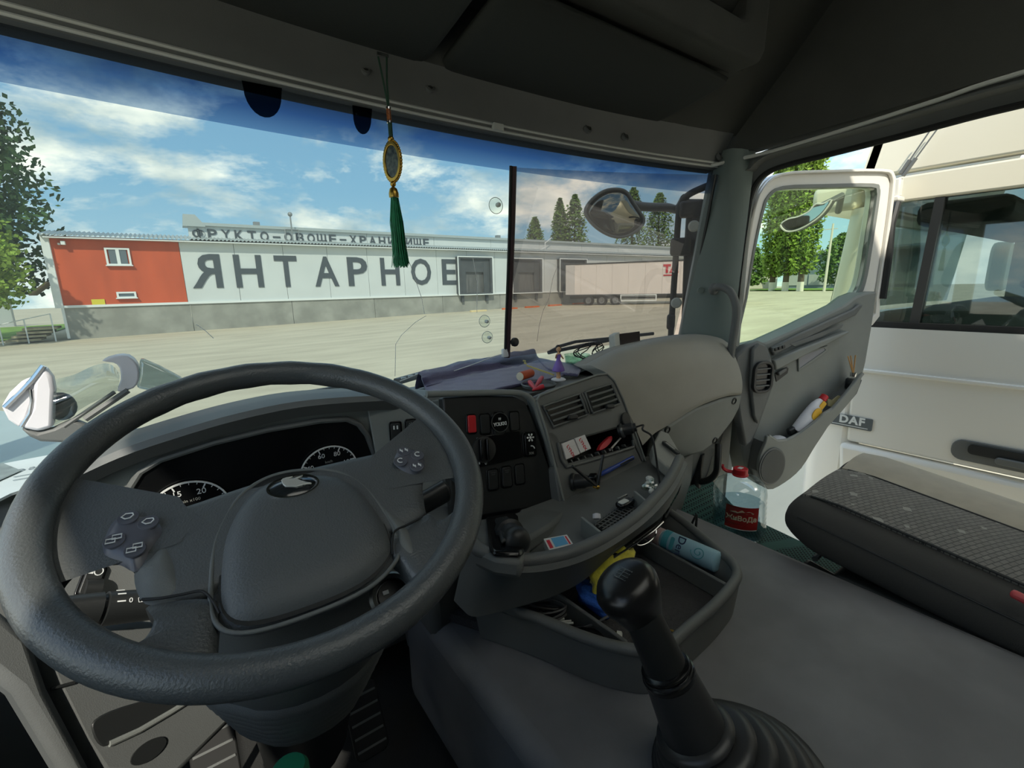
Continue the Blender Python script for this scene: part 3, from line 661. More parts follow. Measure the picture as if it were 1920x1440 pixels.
# grab handle on the pillar
gh = thing('grab_handle', 'dark grey tubular grab handle on the passenger pillar', 'handle', (1.62, .88, 2.05))
pts = [P(1338, 542, x=1.60), P(1352, 538, x=1.585), P(1370, 548, x=1.58), P(1380, 575, x=1.58), P(1378, 610, x=1.585), P(1372, 650, x=1.59), P(1368, 690, x=1.60)]
G().tube(spline(pts, 6), .0135, 12).build('grip', M_greyd, gh)
G().ball(pts[0], .018, (1, 1, 1.2)).build('end_mount', M_greyd, gh)
# rear wall, left wall behind the open driver door, floor pans
G().box(T(.6, -1.1, 2.35), 2.3, .05, 2.1).build('wall_rear', M_lining, kind='structure')
G().box(T(-.47, -.62, 2.35), .05, 1.0, 2.1).box(T(-.47, .45, 3.08), .05, 1.2, .62).box(T(-.47, 1.02, 2.4), .05, .12, .8).box(T(-.47, .45, 1.68), .05, 1.2, .72).build('wall_left', M_lining, kind='structure')
G().box(T(1.69, -.66, 2.1), .06, .95, 1.6).build('wall_right_rear', M_lining, kind='structure')
G().box(T(.6, .35, 1.30), 2.25, 2.9, .08).build('floor', mat('floor_mat', (46, 47, 47), .85, bump=.4, bscale=300), kind='structure')
G().box(T(.6, 1.52, 1.65), 2.1, .05, .7).build('wall_firewall', M_greyd, kind='structure')
class PL:
    """a real plane of the cab; finds where photo positions lie on it (or h in front of it)"""
    def __init__(s, o, x, up):
        s.o = Vector(o); s.x = Vector(x).normalized(); s.n = s.x.cross(Vector(up)).normalized(); s.y = s.n.cross(s.x).normalized()
    @staticmethod
    def three(a, b, c): # top-left, top-right, bottom-left
        return PL(a, Vector(b) - Vector(a), Vector(a) - Vector(c))
    def at(s, px, py, h=0.):
        v = np.array([px - 960, py - 720, F]); d = Vector((v @ AX, v @ AY, v @ AZ)); e = Vector(EYE)
        t = (s.o + s.n * h - e).dot(s.n) / d.dot(s.n); return e + d * t
    def fr(s, px, py, h=0., rot=0.):
        p = s.at(px, py, h); m = Matrix(((s.x.x, s.y.x, s.n.x, p.x), (s.x.y, s.y.y, s.n.y, p.y), (s.x.z, s.y.z, s.n.z, p.z), (0, 0, 0, 1))); return m @ RZ(rot)
    def M(s): return Matrix(((s.x.x, s.y.x, s.n.x, s.o.x), (s.x.y, s.y.y, s.n.y, s.o.y), (s.x.z, s.y.z, s.n.z, s.o.z), (0, 0, 0, 1)))
    def uv(s, px, py, h=0.): p = s.at(px, py, h) - s.o; return (p.dot(s.x), p.dot(s.y))
    def ol(s, pts, h=0., sm=0):
        q = [s.uv(a, b, h) for a, b in pts]
        if sm: q = [(v.x, v.y) for v in spline([(a, b, 0) for a, b in q], sm, True)]
        return q
    def d(s, a, b, h=0.): return (s.at(*a, h) - s.at(*b, h)).length
    def slab(s, pts, h0, h1, name, m, parent, bevel=.003, sm=0, **k):
        return G().prism(s.M(), s.ol(pts, max(h0, h1), sm), h0, h1).build(name, m, parent, bevel=bevel, **k)

# ================================================================ open passenger door
PHI = R(70); DO = PL((1.70, .93, 2.0), (math.sin(PHI), -math.cos(PHI), 0), (0, 0, 1))
door = thing('door_1', 'open passenger door with white window frame and grey inner panel', 'door', (1.70, .93, 1.4), kind='structure')
out = [(1372, 660), (1384, 560), (1396, 470), (1410, 395), (1426, 352), (1460, 325), (1540, 319), (1650, 317), (1672, 326), (1673, 355), (1664, 430), (1654, 500), (1645, 560), (1632, 610), (1500, 665), (1430, 685)]
inn = [(1384, 650), (1400, 560), (1415, 470), (1431, 398), (1442, 370), (1468, 355), (1545, 352), (1632, 351), (1642, 360), (1641, 380), (1630, 450), (1618, 520), (1606, 550), (1585, 570), (1500, 612), (1440, 640)]
o3 = [(v.x, v.y) for v in spline([(a, b, 0) for a, b in DO.ol(out)], 3, True)]; i3 = [(v.x, v.y) for v in spline([(a, b, 0) for a, b in DO.ol(inn)], 3, True)]
G().ring(DO.M(), o3, i3, -.045, .0).build('window_frame', M_paint, door, bevel=.006, label='white painted window frame')
om = [(a * .55 + c * .45, b * .55 + d * .45) for (a, b), (c, d) in zip(o3, i3)]
G().ring(DO.M(), [(a * .2 + c * .8, b * .2 + d * .8) for (a, b), (c, d) in zip(o3, i3)], i3, -.02, .004).build('window_seal', M_grey1, door)
G().ring(DO.M(), [(a * .97 + c * .03, b * .97 + d * .03) for (a, b), (c, d) in zip(o3, i3)], [(a * .8 + c * .2, b * .8 + d * .2) for (a, b), (c, d) in zip(o3, i3)], 0, .014).build('outer_flange', M_paint, door, bevel=.003)
G().prism(DO.M(), i3, -.022, -.018).build('glass', GL_door, door)
trim = [(1376, 655), (1410, 648), (1440, 641), (1500, 614), (1585, 572), (1606, 556), (1624, 549), (1645, 546), (1636, 610), (1624, 680), (1616, 712), (1604, 738), (1580, 770), (1553, 800), (1530, 835), (1503, 878), (1472, 905), (1440, 918), (1400, 890), (1384, 800), (1376, 720)]
DO.slab(trim, -.04, .045, 'inner_panel', M_grey1, door, .008, label='grey moulded inner panel')
# window-sill pad and pull handle
DO.slab([(1446, 652), (1500, 625), (1560, 598), (1600, 580), (1612, 570), (1620, 572), (1605, 592), (1560, 612), (1500, 642), (1452, 668)], .045, .058, 'sill_pad', M_greyd, door, .006)
DO.slab([(1452, 676), (1500, 655), (1560, 632), (1592, 620), (1594, 624), (1560, 642), (1500, 672), (1470, 688), (1456, 695)], .045, .075, 'pull_handle', M_grey1, door, .008)
DO.slab([(1482, 645), (1530, 627), (1570, 612), (1582, 608), (1578, 614), (1540, 632), (1490, 650)], .058, .0605, 'grip_shadow_slot', M_greyd, door, .001)
DO.slab([(1498, 668), (1545, 651), (1549, 656), (1530, 670), (1499, 692)], .045, .049, 'reflector', mat('reflector_grey', (136, 138, 146), .3), door, .002)
G().ring(DO.M(), DO.ol([(1496, 664), (1552, 648), (1553, 657), (1532, 673), (1497, 697)], .05), DO.ol([(1498, 668), (1545, 653), (1548, 656), (1530, 669), (1499, 691)], .05), .045, .052).build('reflector_frame', M_grey1, door, bevel=.002)
hs = DO.slab([(1453, 700), (1476, 688), (1479, 691), (1477, 700), (1456, 716)], .044, .048, 'release_recess', M_black, door, .001)
DO.slab([(1460, 698), (1475, 690), (1476, 695), (1462, 705)], .048, .06, 'lever', M_greyd, hs, .003)
sw = DO.slab([(1449, 652), (1471, 646), (1474, 653), (1456, 662), (1448, 660)], .058, .066, 'switch_pod', M_greyd, door, .003)
for a in ((1455, 655), (1462, 652.5), (1469, 650)): G().box(DO.fr(*a, .068) @ RZ(R(15)), .014, .012, .006).build('window_switch', M_black, sw, bevel=.002)
# pocket
lip = [(1617, 700), (1598, 724), (1562, 766), (1545, 776), (1536, 785), (1500, 813), (1476, 825), (1456, 827), (1440, 817)]
low = [(1436, 830), (1425, 858), (1424, 885), (1440, 918), (1472, 905), (1503, 878), (1530, 835), (1553, 800), (1580, 770), (1604, 740), (1613, 718)]
DO.slab(lip + low, .105, .118, 'pocket_wall', M_grey1, door, .006, sm=3, label='grey map pocket front')
G().tube([DO.at(a, b, .111) for a, b in lip], .007, 8).build('pocket_lip', M_greyl, door)
DO.slab([(1617, 712), (1598, 738), (1562, 780), (1536, 799), (1500, 827), (1476, 838), (1450, 838), (1436, 830), (1430, 850), (1424, 885), (1440, 918), (1472, 905), (1503, 878), (1530, 835), (1553, 800), (1580, 770), (1607, 738)], .044, .106, 'pocket_base', M_greyd, door, .002)
gp = DO.fr(1447, 874, .119)
sp = G().prism(gp, ellipse(.062, .075, 28), -.001, .004).build('speaker_ring', M_greyd, door, bevel=.002)
G().prism(gp, ellipse(.055, .067, 28), .003, .006).build('speaker_grille', mat('grille', (92, 94, 92), .7, bump=.8, bscale=350, kind='voronoi'), sp)
# front block with round air vent
DO.slab([(1379, 668), (1400, 648), (1424, 639), (1438, 644), (1447, 668), (1454, 700), (1452, 722), (1424, 800), (1412, 828), (1398, 840), (1386, 780), (1378, 720)], .045, .085, 'vent_block', M_greyd, door, .01)
DO.slab([(1412, 655), (1424, 643), (1437, 648), (1445, 672), (1452, 702), (1449, 722), (1422, 796), (1414, 780), (1408, 720)], .085, .1, 'vent_face', M_greyd, door, .006)
vm = DO.fr(1428, 707, .1); vw = DO.d((1414, 707), (1443, 707)); vh = DO.d((1428, 680), (1428, 734))
vt = G().ring(vm, rrect(vw * 1.15, vh, vw * .42, 6), rrect(vw * .86, vh * .84, vw * .3, 6), -.004, .012).build('air_vent', M_black, door, bevel=.002)
G().prism(vm, rrect(vw * .9, vh * .86, vw * .3, 6), -.004, .001).build('vent_back', M_gloss, vt)
for k in range(4): G().box(vm @ T(0, vh * (.27 - .18 * k), .005), vw * .8, .004, .008).build('vent_slat', M_greyd, vt)
# lower hinge area and door outer skin
G().prism(DO.M(), DO.ol([(1372, 665), (1645, 560), (1616, 712), (1553, 800), (1503, 878), (1440, 918), (1400, 890)]), -.06, -.038).build('outer_skin', M_paint, door)

# ---------------------------------------------------------------- things in the pocket
M_bw = mat('white_bottle', (226, 226, 232), .35); M_redcap = mat('red_cap', (200, 40, 48), .4)
a = DO.at(1500, 803, .082); b = DO.at(1545, 745, .082); ax = (b - a).normalized(); m = frame(a, DO.n, z=ax); ln = (b - a).length
bt = thing('cleaner_bottle', 'white plastic bottle with red cap and yellow label in the door pocket', 'bottle', a)
def oval(prof): return [[m @ Vector((r * .62 * math.cos(t), r * math.sin(t), z)) for t in [2 * math.pi * k / 20 for k in range(20)]] for r, z in prof]
G().loft(oval([(.030, -.02), (.034, -.01), (.035, ln * .3), (.033, ln * .55), (.03, ln * .7), (.022, ln * .84), (.014, ln * .9)])).build('body', M_bw, bt)
G().loft([[m @ Vector((.014 * math.cos(t), .014 * math.sin(t), z)) for t in [2 * math.pi * k / 16 for k in range(16)]] for z in (ln * .9, ln * 1.06)]).build('cap', M_redcap, bt, bevel=.003)
G().prism(m @ T(.019, 0, ln * .5) @ RY(R(90)), ellipse(.026, .02, 20), .001, .004).build('label', mat('yellow_label', (226, 176, 40), .5), bt)
G().prism(m @ T(.0165, .0, ln * .78) @ RY(R(90)), rrect(.03, .022, .004), .0, .003).build('label', MATS['yellow_label'], bt)
c = DO.at(1461, 826, .082); G().ball(c, .032, (1, 1, .6)).build('foam_ball', M_bw, label='round white ball at the front end of the door pocket', category='ball')
a = DO.at(1487, 806, .08); G().box(frame(a, DO.x, DO.y) @ RZ(R(20)), .05, .028, .02).build('dark_pouch', M_black, label='small dark pouch lying between the round ball and the white bottle', category='pouch', bevel=.006)
a = DO.at(1508, 797, .095); 
G().prism(frame(a, DO.x, DO.y) @ RZ(R(48)), rrect(.055, .018, .008), -.004, .004).build('lighter', mat('lighter_grey', (120, 122, 130), .2), label='clear grey lighter leaning on the white bottle', category='lighter')
a = DO.at(1567, 752, .08)
G().loft([[a + DO.x * (s * .04) + DO.y * (.01 * math.sin(3 * s) + w * .014) + DO.n * (.003 * math.cos(5 * s + w)) for w in (-1, -.3, .4, 1)] + [a + DO.x * (s * .04) + DO.y * (.01 * math.sin(3 * s) + w * .014) + DO.n * (-.004) for w in (1, -1)] for s in (-1, -.4, .3, 1)]).build('crumpled_paper', mat('yellow_paper', (206, 198, 150), .8), label='crumpled pale yellow paper in the door pocket', category='paper')
df = thing('reed_diffuser', 'small reed diffuser with three wooden sticks in the door pocket', 'diffuser', DO.at(1597, 722, .08))
a = DO.at(1597, 722, .08); G().box(frame(a, DO.x, DO.y), .036, .055, .036).build('bottle', thin_glass('smoke_glass', (.4, .42, .44), .08), df, bevel=.006)
G().box(frame(a - Vector((0, 0, .01)), DO.x, DO.y), .03, .03, .03).build('liquid', mat('dark_liquid', (50, 54, 60), .2), df)
G().lathe(frame(DO.at(1600, 703, .08), DO.x, z=(0, 0, 1)), [(.011, -.006), (.012, .01), (.008, .011)], 14).build('collar', M_chrome, df)
for t in ((1590, 668), (1595, 667), (1604, 666)): G().tube([DO.at(1600, 703, .08), DO.at(*t, .082)], .0022, 6).build('reed', mat('reed_wood', (196, 150, 92), .7), df)
# ================================================================ dashboard
dash = thing('dashboard', 'grey truck dashboard with instrument hood, switch panel and air vents', 'dashboard', (.6, 1.0, 1.5))
G().prism(frame((-.42, 0, 0), (0, 1, 0), (0, 0, 1)), [(1.30, 2.02), (1.0, 2.035), (.985, 1.99), (.975, 1.75), (1.02, 1.45), (1.45, 1.45), (1.45, 2.0)], 0, 2.04).build('base_body', M_greyd, dash, bevel=.006)
# top shelf: shallow tray in front of the glass
def ZT(y): return 2.075 - (y - .95) * .10
rows = [[Vector((x, y, ZT(y) + .004 * math.sin(6 * x))) for x in [.42 + (1.05 - .42) * i / 12 for i in range(13)]] for y in (.94, 1.0, 1.1, 1.2, 1.32)]
G().shell(rows, (0, 0, -.03)).build('top_shelf', M_greyd, dash)
# defroster slots at the foot of the glass
ds0 = [P(a, b, z=2.062) for a, b in ((742, 716), (792, 702))]
G().tube([ds0[0], ds0[1]], .012, 6).build('defroster_strip', M_black, dash)
for a in ((757, 709), (770, 705), (783, 701)): G().box(T(*(P(*a, z=2.072))), .016, .007, .004).build('defroster_slot', M_print, dash)
# instrument hood
crest = [(40, 935), (110, 890), (222, 838), (333, 801), (444, 770), (555, 748), (667, 739), (760, 737), (835, 740)]
c0 = [P(a, b, y=.93) for a, b in crest]
rows = [[p + Vector((0, .30, min(0, 2.02 - p.z))) for p in c0], [p + Vector((0, .12, -.008)) for p in c0], [p + Vector((0, .03, .0)) for p in c0], [p + Vector((0, -.005, -.004)) for p in c0], [p + Vector((0, -.014, -.014)) for p in c0], [p + Vector((0, -.004, -.026)) for p in c0], [p + Vector((0, .05, -.03)) for p in c0]]
rows = [spline(r, 4) for r in rows]
G().shell(rows, (0, .01, -.012)).build('instrument_hood', M_greyd, dash)
# instrument surround and gauges
CL = PL((0, .962, 2.05), (1, 0, 0), (0, -.12, 1))
CL.slab([(60, 980), (130, 905), (215, 862), (330, 830), (440, 800), (560, 775), (690, 762), (720, 800), (735, 880), (740, 960), (60, 1060)], -.03, 0, 'cluster_surround', M_grey1, dash, .004)
CLF = CL
CLF.slab([(238, 965), (243, 915), (262, 885), (300, 862), (400, 830), (500, 806), (600, 789), (650, 786), (672, 795), (688, 815), (706, 862), (716, 910), (716, 960), (240, 1060)], 0, .006, 'cluster_lens', M_gloss, dash, .003, sm=2, label='dark instrument cluster')
G().tube([CLF.at(a, b, .006) for a, b in ((240, 958), (243, 915), (262, 885), (300, 862), (400, 830), (500, 806), (600, 789), (650, 786), (672, 795), (688, 815), (706, 862))], .006, 8).build('cluster_rim', M_greyd, dash)
def gauge(c, rim, nums, unit, a0, da):
    h = .010
    m = CLF.fr(*c, h); r = (CLF.at(*c, h) - CLF.at(*rim, h)).length
    gd = G().prism(m, ellipse(r, r, 40), -.003, 0).build('gauge', M_gloss, dash)
    G().ring(m, ellipse(r, r, 48), ellipse(r * .955, r * .955, 48), 0, .002).build('gauge_ring', M_print, gd)
    for i, t in enumerate(nums):
        a = R(a0 - da * i)
        text_geo(t, r * .24, m @ T(r * .70 * math.cos(a), r * .70 * math.sin(a), .001), .0002).build('numeral', M_print, gd, smooth=0)
        for k in range(4):
            b = a - R(da * k / 4); ln = .13 if k == 0 else .05
            G().box(m @ RZ(b) @ T(r * (.94 - ln / 2), 0, .001), r * ln, r * (.035 if k == 0 else .015), .0008).build('tick', M_print, gd)
    text_geo(unit, r * .13, m @ T(0, r * .40, .001), .0002).build('unit_print', M_greyl, gd, smooth=0)
gauge((357, 962), (353, 902), ('5', '10', '15', '20', '25'), '1/min x100', 205, 48)
gauge((618, 884), (617, 836), ('20', '40', '60', '80', '100'), 'km/h', 200, 45)
# grey panel right of the cluster with two rockers
SG = PL.three(P(700, 765, y=.95), P(850, 752, y=.90), P(728, 900, y=.93))
SG.slab([(688, 764), (845, 748), (875, 960), (730, 1000)], -.02, 0, 'side_panel', M_grey1, dash, .003)
def rocker(pl, c, w, h, m, parent, name='rocker_switch', rot=0., icon=None, dep=.008, frame_m=None):
    mm = pl.fr(*c, 0, rot); 
    sw = G().prism(mm, rrect(w, h, w * .22), -.002, dep * .5).build(name, frame_m or M_gloss, parent, bevel=.001)
    G().prism(mm, rrect(w * .78, h * .86, w * .16), 0, dep).build('rocker', m, sw, bevel=.0015)
    if icon: icon(mm @ T(0, 0, dep), w, h, sw)
    return sw
def ic_bars(m, w, h, p):
    for s in (-1, 1): G().box(m @ T(s * w * .13, h * .25, .0003), w * .12, h * .16, .0006).build('symbol', M_print, p)
def ic_cross(m, w, h, p):
    g = G()
    for k in range(4): g.box(m @ T(0, h * .25, .0003) @ RZ(R(45 * k)), w * .45, w * .05, .0006)
    g.build('symbol', M_greyl, p)
w = SG.d((730, 812), (754, 812)); h = SG.d((742, 790), (742, 833))
rocker(SG, (742, 811), w, h, M_black, dash, icon=ic_bars); rocker(SG, (771, 806), w, h, M_black, dash, icon=ic_cross)
kn = G().lathe(SG.fr(825, 864, .0), [(.024, 0), (.024, .006), (.018, .008), (.017, .022), (.004, .023)], 24).build('light_knob', M_black, dash)
G().box(SG.fr(825, 864, .024), .006, .032, .01).build('knob_grip', M_gloss, kn, bevel=.002)
for a in (-60, -20, 20, 60): G().box(SG.fr(825, 864, .0065) @ RZ(R(a)) @ T(0, -.021, 0), .002, .005, .0006).build('mark', M_print, kn)
# black switch panel
SP = PL.three(P(840, 750, y=.885), P(985, 745, y=.865), P(900, 960, y=.815))
SP.slab([(830, 745), (900, 741), (962, 742), (984, 752), (998, 780), (1048, 932), (1040, 945), (890, 970), (850, 975)], -.03, 0, 'switch_panel', M_black, dash, .004)
G().tube(spline([SP.at(a, b, .004) for a, b in ((800, 739), (880, 737), (955, 736), (985, 741), (1002, 758), (1015, 795), (1058, 928))], 6), .0075, 10).build('panel_frame', M_grey1, dash)
rocker(SP, (883, 795), SP.d((874, 795), (893, 795)), SP.d((883, 776), (883, 814)), mat('hazard_red', (196, 38, 44), .4), dash, 'hazard_switch')
for c in ((909, 795), (964, 790)): rocker(SP, c, SP.d((898, 795), (920, 795)), SP.d((883, 774), (883, 816)), M_black, dash, 'blank_switch', dep=.003)
r = SP.d((935, 792), (951, 792)); m = SP.fr(935, 792)
rocker(SP, (935, 796), r * 1.5, r * 2.6, M_black, dash, 'blank_switch', dep=.003)
pq = G().lathe(m, [(r, 0), (r, .006), (r * .93, .008), (r * .9, .006), (.001, .006)], 32).build('round_plaque', M_gloss, dash, label='round black plaque with white lettering')
G().ring(m, ellipse(r, r, 36), ellipse(r * .93, r * .93, 36), .006, .0085).build('plaque_ring', M_screw, pq)
text_geo('YOLKKI', r * .5, m @ T(0, -r * .18, .0066) @ RZ(R(4)), .0003, bold=.0002, spacing=.85).build('lettering', M_print, pq, smooth=0)
G().box(m @ T(-r * .1, r * .35, .0066), r * .08, r * .25, .0005).box(m @ T(r * .06, r * .35, .0066), r * .08, r * .25, .0005).box(m @ T(0, r * .42, .0066), r * .3, r * .06, .0005).build('mark', M_print, pq)
# rotary control box
SP.slab([(893, 820), (975, 806), (980, 858), (900, 876)], 0, .003, 'rotary_plate', M_gloss, dash, .002)
kn = G().lathe(SP.fr(907, 843, .003), [(.03, 0), (.029, .004), (.02, .006), (.004, .006)], 28).build('rotary_knob', M_black, dash)
for dx in (-.008, .008): G().box(SP.fr(907, 843, .012) @ T(dx, 0, 0), .006, .048, .016).build('knob_grip', M_gloss, kn, bevel=.002)
text_geo('0', .012, SP.fr(911, 868, .0035), .0003).build('numeral', M_print, dash, smooth=0)
G().box(SP.fr(911, 861, .0035), .003, .004, .0005).build('mark', M_print, dash); G().box(SP.fr(899, 868, .0035), .003, .006, .0005).build('mark', M_print, dash)
def ic_sos(m, w, h, p):
    g = G()
    for k in range(6): g.box(m @ T(0, h * .27, .0003) @ RZ(R(60 * k)) @ T(w * .2, 0, 0), w * .13, w * .1, .0006)
    g.lathe(m @ T(0, h * .27, 0), [(w * .09, 0), (w * .09, .0008)], 12); g.build('symbol', M_print, p)
    G().tube([m @ Vector((w * .2 * math.cos(t) + w * .05, -h * .2 + w * .22 * math.sin(t), .0005)) for t in [R(10 + 100 * k / 8) for k in range(9)]], .0013, 5).build('handset_symbol', M_print, p)
    text_geo('SOS', h * .13, m @ T(0, -h * .35, .0004), .0003).build('lettering', M_greyl, p, smooth=0)
rocker(SP, (992, 833), SP.d((979, 833), (1004, 833)), SP.d((985, 812), (997, 857)), M_gloss, dash, 'call_switch', icon=ic_sos)
def ic_lines(m, w, h, p): G().box(m @ T(0, h * .3, .0003), w * .4, h * .03, .0006).box(m @ T(0, h * .22, .0003), w * .3, h * .03, .0006).build('symbol', M_screw, p)
for c in ((923, 899), (949, 894)): rocker(SP, c, SP.d((912, 897), (934, 897)), SP.d((919, 880), (926, 922)), M_black, dash, icon=ic_lines, dep=.006)
rocker(SP, (974, 889), SP.d((964, 890), (984, 890)), SP.d((970, 870), (977, 910)), M_black, dash, 'blank_switch', dep=.003)

# ---------------------------------------------------------------- centre vent panel
VP = PL.three(P(1006, 745, y=.855), P(1150, 697, y=.90), P(1052, 965, y=.755))
VP.slab([(1000, 745), (1040, 727), (1120, 702), (1140, 699), (1155, 712), (1170, 745), (1186, 790), (1180, 797), (1035, 838), (1020, 800)], -.03, 0, 'vent_surround', M_greyd, dash, .006)
VP.slab([(1040, 876), (1190, 836), (1222, 905), (1215, 915), (1060, 972), (1050, 940)], -.03, 0, 'lower_fascia', M_greyd, dash, .004)
VP.slab([(1020, 800), (1035, 838), (1046, 880), (1068, 872), (1052, 834), (1046, 818)], -.03, 0, 'slot_side', M_greyd, dash, .003)
VP.slab([(1180, 797), (1186, 790), (1222, 905), (1200, 850), (1190, 832)], -.03, 0, 'slot_side', M_greyd, dash, .003)
G().tube([VP.at(a, b, .002) for a, b in ((1006, 752), (1012, 742), (1050, 727), (1120, 703), (1138, 701), (1152, 714), (1168, 748), (1226, 908))], .003, 8).build('bright_edge', M_grey1, dash)
G().tube([VP.at(a, b, .002) for a, b in ((1006, 752), (1022, 800), (1062, 958))], .003, 8).build('bright_edge', M_grey1, dash)
def vent(box, lv):
    v = VP.slab(box, -.004, .004, 'air_vent', M_gloss, dash, .002)
    tl, tr, br, bl = [Vector(VP.at(a, b, .006)) for a, b in box]
    for k in range(1, 4):
        t = k / 4; a = tl.lerp(bl, t); b = tr.lerp(br, t); bb = (b - a)
        G().tube([a + bb * .04, a + bb * .5 + VP.n * .004, a + bb * .96], .0034, 8).build('vent_slat', M_greyd, v)
    G().tube([tl, tr, br, bl], .0032, 6, closed=True).build('vent_rim', M_greyd, v)
    G().prism(VP.fr(*lv, .006, R(-12)), rrect(.034, .012, .005), 0, .012).build('vent_tab', M_black, v, bevel=.003)
vent(((1018, 762), (1086, 739), (1101, 778), (1038, 800)), (1070, 783))
vent(((1098, 735), (1146, 720), (1162, 757), (1112, 775)), (1140, 763))
for k, px in enumerate((1086, 1091, 1096)): G().tube(spline([VP.at(px, 739 - k * 1.5, .004), VP.at(px + 6, 752, .012), VP.at(px + 13, 776 - k * 2, .004)], 5), .0028, 8).build('centre_rib', M_greyd, dash)
# storage slot below the vents
sl = [(1048, 832), (1172, 795), (1190, 832), (1066, 872)]
ti = [VP.at(a, b, 0) for a, b in sl]; bi = [p - VP.n * .11 - Vector((0, 0, .004)) for p in ti]
g = G(); g.grid([ti[::1] + [ti[0]], bi[::1] + [bi[0]]]); g.add(bi, [(0, 1, 2, 3)]); g.build('slot_box', M_black, dash, label='open black storage slot')
G().tube([VP.at(a, b, .003) for a, b in ((1046, 830), (1052, 860), (1062, 876), (1120, 860), (1188, 838), (1186, 825))], .004, 8).build('slot_rim', M_greyd, dash)
for k in range(9): G().box(frame(VP.at(1070 + 12.5 * k, 866 - 3.6 * k, -.012), VP.x, VP.y) @ RZ(R(20)), .004, .012, .012).build('slot_rib', M_greyd, dash)
# ledge under the slot
G().tube([VP.at(a, b, .006) for a, b in ((1102, 928), (1150, 912), (1200, 890))], .006, 8).build('pen_ledge', M_greyd, dash)

# ---------------------------------------------------------------- passenger pad, smooth leather-grain bulge
grid = [
    [(1098, 684, 1.16), (1150, 655, 1.16), (1210, 638, 1.15), (1290, 625, 1.13), (1345, 626, 1.06), (1366, 640, .98)],
    [(1100, 682, 1.04), (1150, 658, 1.02), (1215, 641, 1.0), (1292, 631, .97), (1345, 634, .94), (1368, 648, .90)],
    [(1118, 690, .98), (1165, 672, .96), (1225, 662, .94), (1296, 655, .915), (1352, 655, .885), (1378, 668, .87)],
    [(1140, 702, .945), (1188, 702, .92), (1245, 696, .90), (1304, 688, .88), (1360, 684, .86), (1388, 695, .85)],
    [(1160, 728, .92), (1205, 740, .90), (1258, 735, .885), (1308, 724, .868), (1362, 714, .85), (1392, 718, .84)],
    [(1180, 775, .90), (1216, 780, .89), (1262, 772, .878), (1310, 752, .862), (1362, 736, .848), (1391, 735, .842)],
    [(1205, 835, .88), (1228, 812, .885), (1250, 799, .885), (1306, 764, .868), (1358, 744, .855), (1389, 740, .85)]]
rows = [spline([P(a, b, y=c) for a, b, c in r], 4) for r in grid]
cols = list(zip(*rows)); cols = [spline(c, 4) for c in cols]; rows = [list(r) for r in zip(*cols)]
G().shell(rows, (0, .06, -.01)).build('passenger_pad', mat('pad_vinyl', (158, 157, 148), .55, bump=.3, bscale=600, var=.06, vscale=5), dash, label='smooth grey padded top')
G().shell([[p for p in rows[0]], [Vector((p.x, 1.28, 2.02)) for p in rows[0]]], (0, 0, -.02)).build('pad_back', M_greyd, dash)
GP = PL.three(P(1235, 812, y=.885), P(1391, 738, y=.850), P(1262, 885, y=.90))
gb = GP.slab([(1239, 812), (1252, 800), (1306, 766), (1358, 747), (1392, 740), (1387, 765), (1374, 790), (1345, 828), (1318, 848), (1275, 862), (1262, 866), (1225, 900)], -.05, .0, 'glovebox_panel', M_grey1, dash, .008, label='grey lower panel with round screws')
for c, t in (((1376, 752), 0), ((1251, 806), 0), ((1340, 826), 1)):
    s_ = G().lathe(GP.fr(*c, .0), [(.013, -.002), (.013, .003), (.010, .004), (.009, -.002), (.002, -.002)], 18).build('screw_cup', M_black, gb)
    G().box(GP.fr(*c, .002, R(20)), .012, .003, .002).build('screw_slot', M_greyl, gb)
# dark footwell side beneath the pad
G().hexa([P(1215, 890, y=.93), P(1392, 760, y=.93), P(1372, 880, y=.99), P(1225, 960, y=.99)], [P(1215, 890, y=1.1), P(1392, 760, y=1.1), P(1372, 880, y=1.1), P(1225, 960, y=1.1)]).build('footwell_side', M_greyd, dash)
# pillar-foot strut
sg = thing('foot_grab_bar', 'black grab bar in the passenger footwell below the glovebox', 'handle', (1.6, .9, 1.45))
G().tube(spline([P(1347, 832, x=1.60), P(1346, 862, x=1.585), P(1343, 885, x=1.58), P(1330, 899, x=1.575), P(1312, 903, x=1.57), P(1302, 898, x=1.57)], 6), .0125, 10).build('bar', M_black, sg)
G().tube([P(1312, 850, x=1.57), P(1305, 905, x=1.565), P(1308, 950, x=1.56)], .018, 10).build('post', M_black, sg)
# open gap beside it: painted body edge
G().hexa([P(1318, 855, x=1.66), P(1338, 845, x=1.66), P(1336, 950, x=1.66), P(1318, 950, x=1.66)], [P(1318, 855, x=1.72), P(1338, 845, x=1.72), P(1336, 950, x=1.72), P(1318, 950, x=1.72)]).build('trim_3', M_paint, kind='structure')
# ================================================================ steering wheel
WC = Vector((.0746, .5463, 2.1452)); WU = Vector((.9992, -.04, 0)); WV = Vector((.0361, .9025, .4292)); WN = Vector((-.0172, -.4289, .9032))
WM = frame(WC, WU, WV)
M_leather = mat('rim_leather', (80, 84, 85), .34, bump=.35, bscale=420, spec=.6)
M_pad = mat('airbag_vinyl', (86, 90, 91), .45, bump=.4, bscale=520, kind='noise')
M_spoke = mat('spoke_plastic', (104, 108, 106), .55, bump=.15, bscale=800)
whl = thing('steering_wheel', 'dark four-spoke truck steering wheel with silver emblem', 'steering wheel', WC)
RR = .2085; rt = .0168
n = 96; pts = []; rad = []
for k in range(n):
    a = 2 * math.pi * k / n
    pts.append(WM @ Vector((RR * math.cos(a), RR * math.sin(a), 0)))
    up = math.sin(a); fing = .0006 * math.sin(k * math.pi * 2 / 4) if R(55) < a < R(125) else 0
    rad.append(rt + fing + .0012 * max(0, abs(math.cos(a)) - .7))
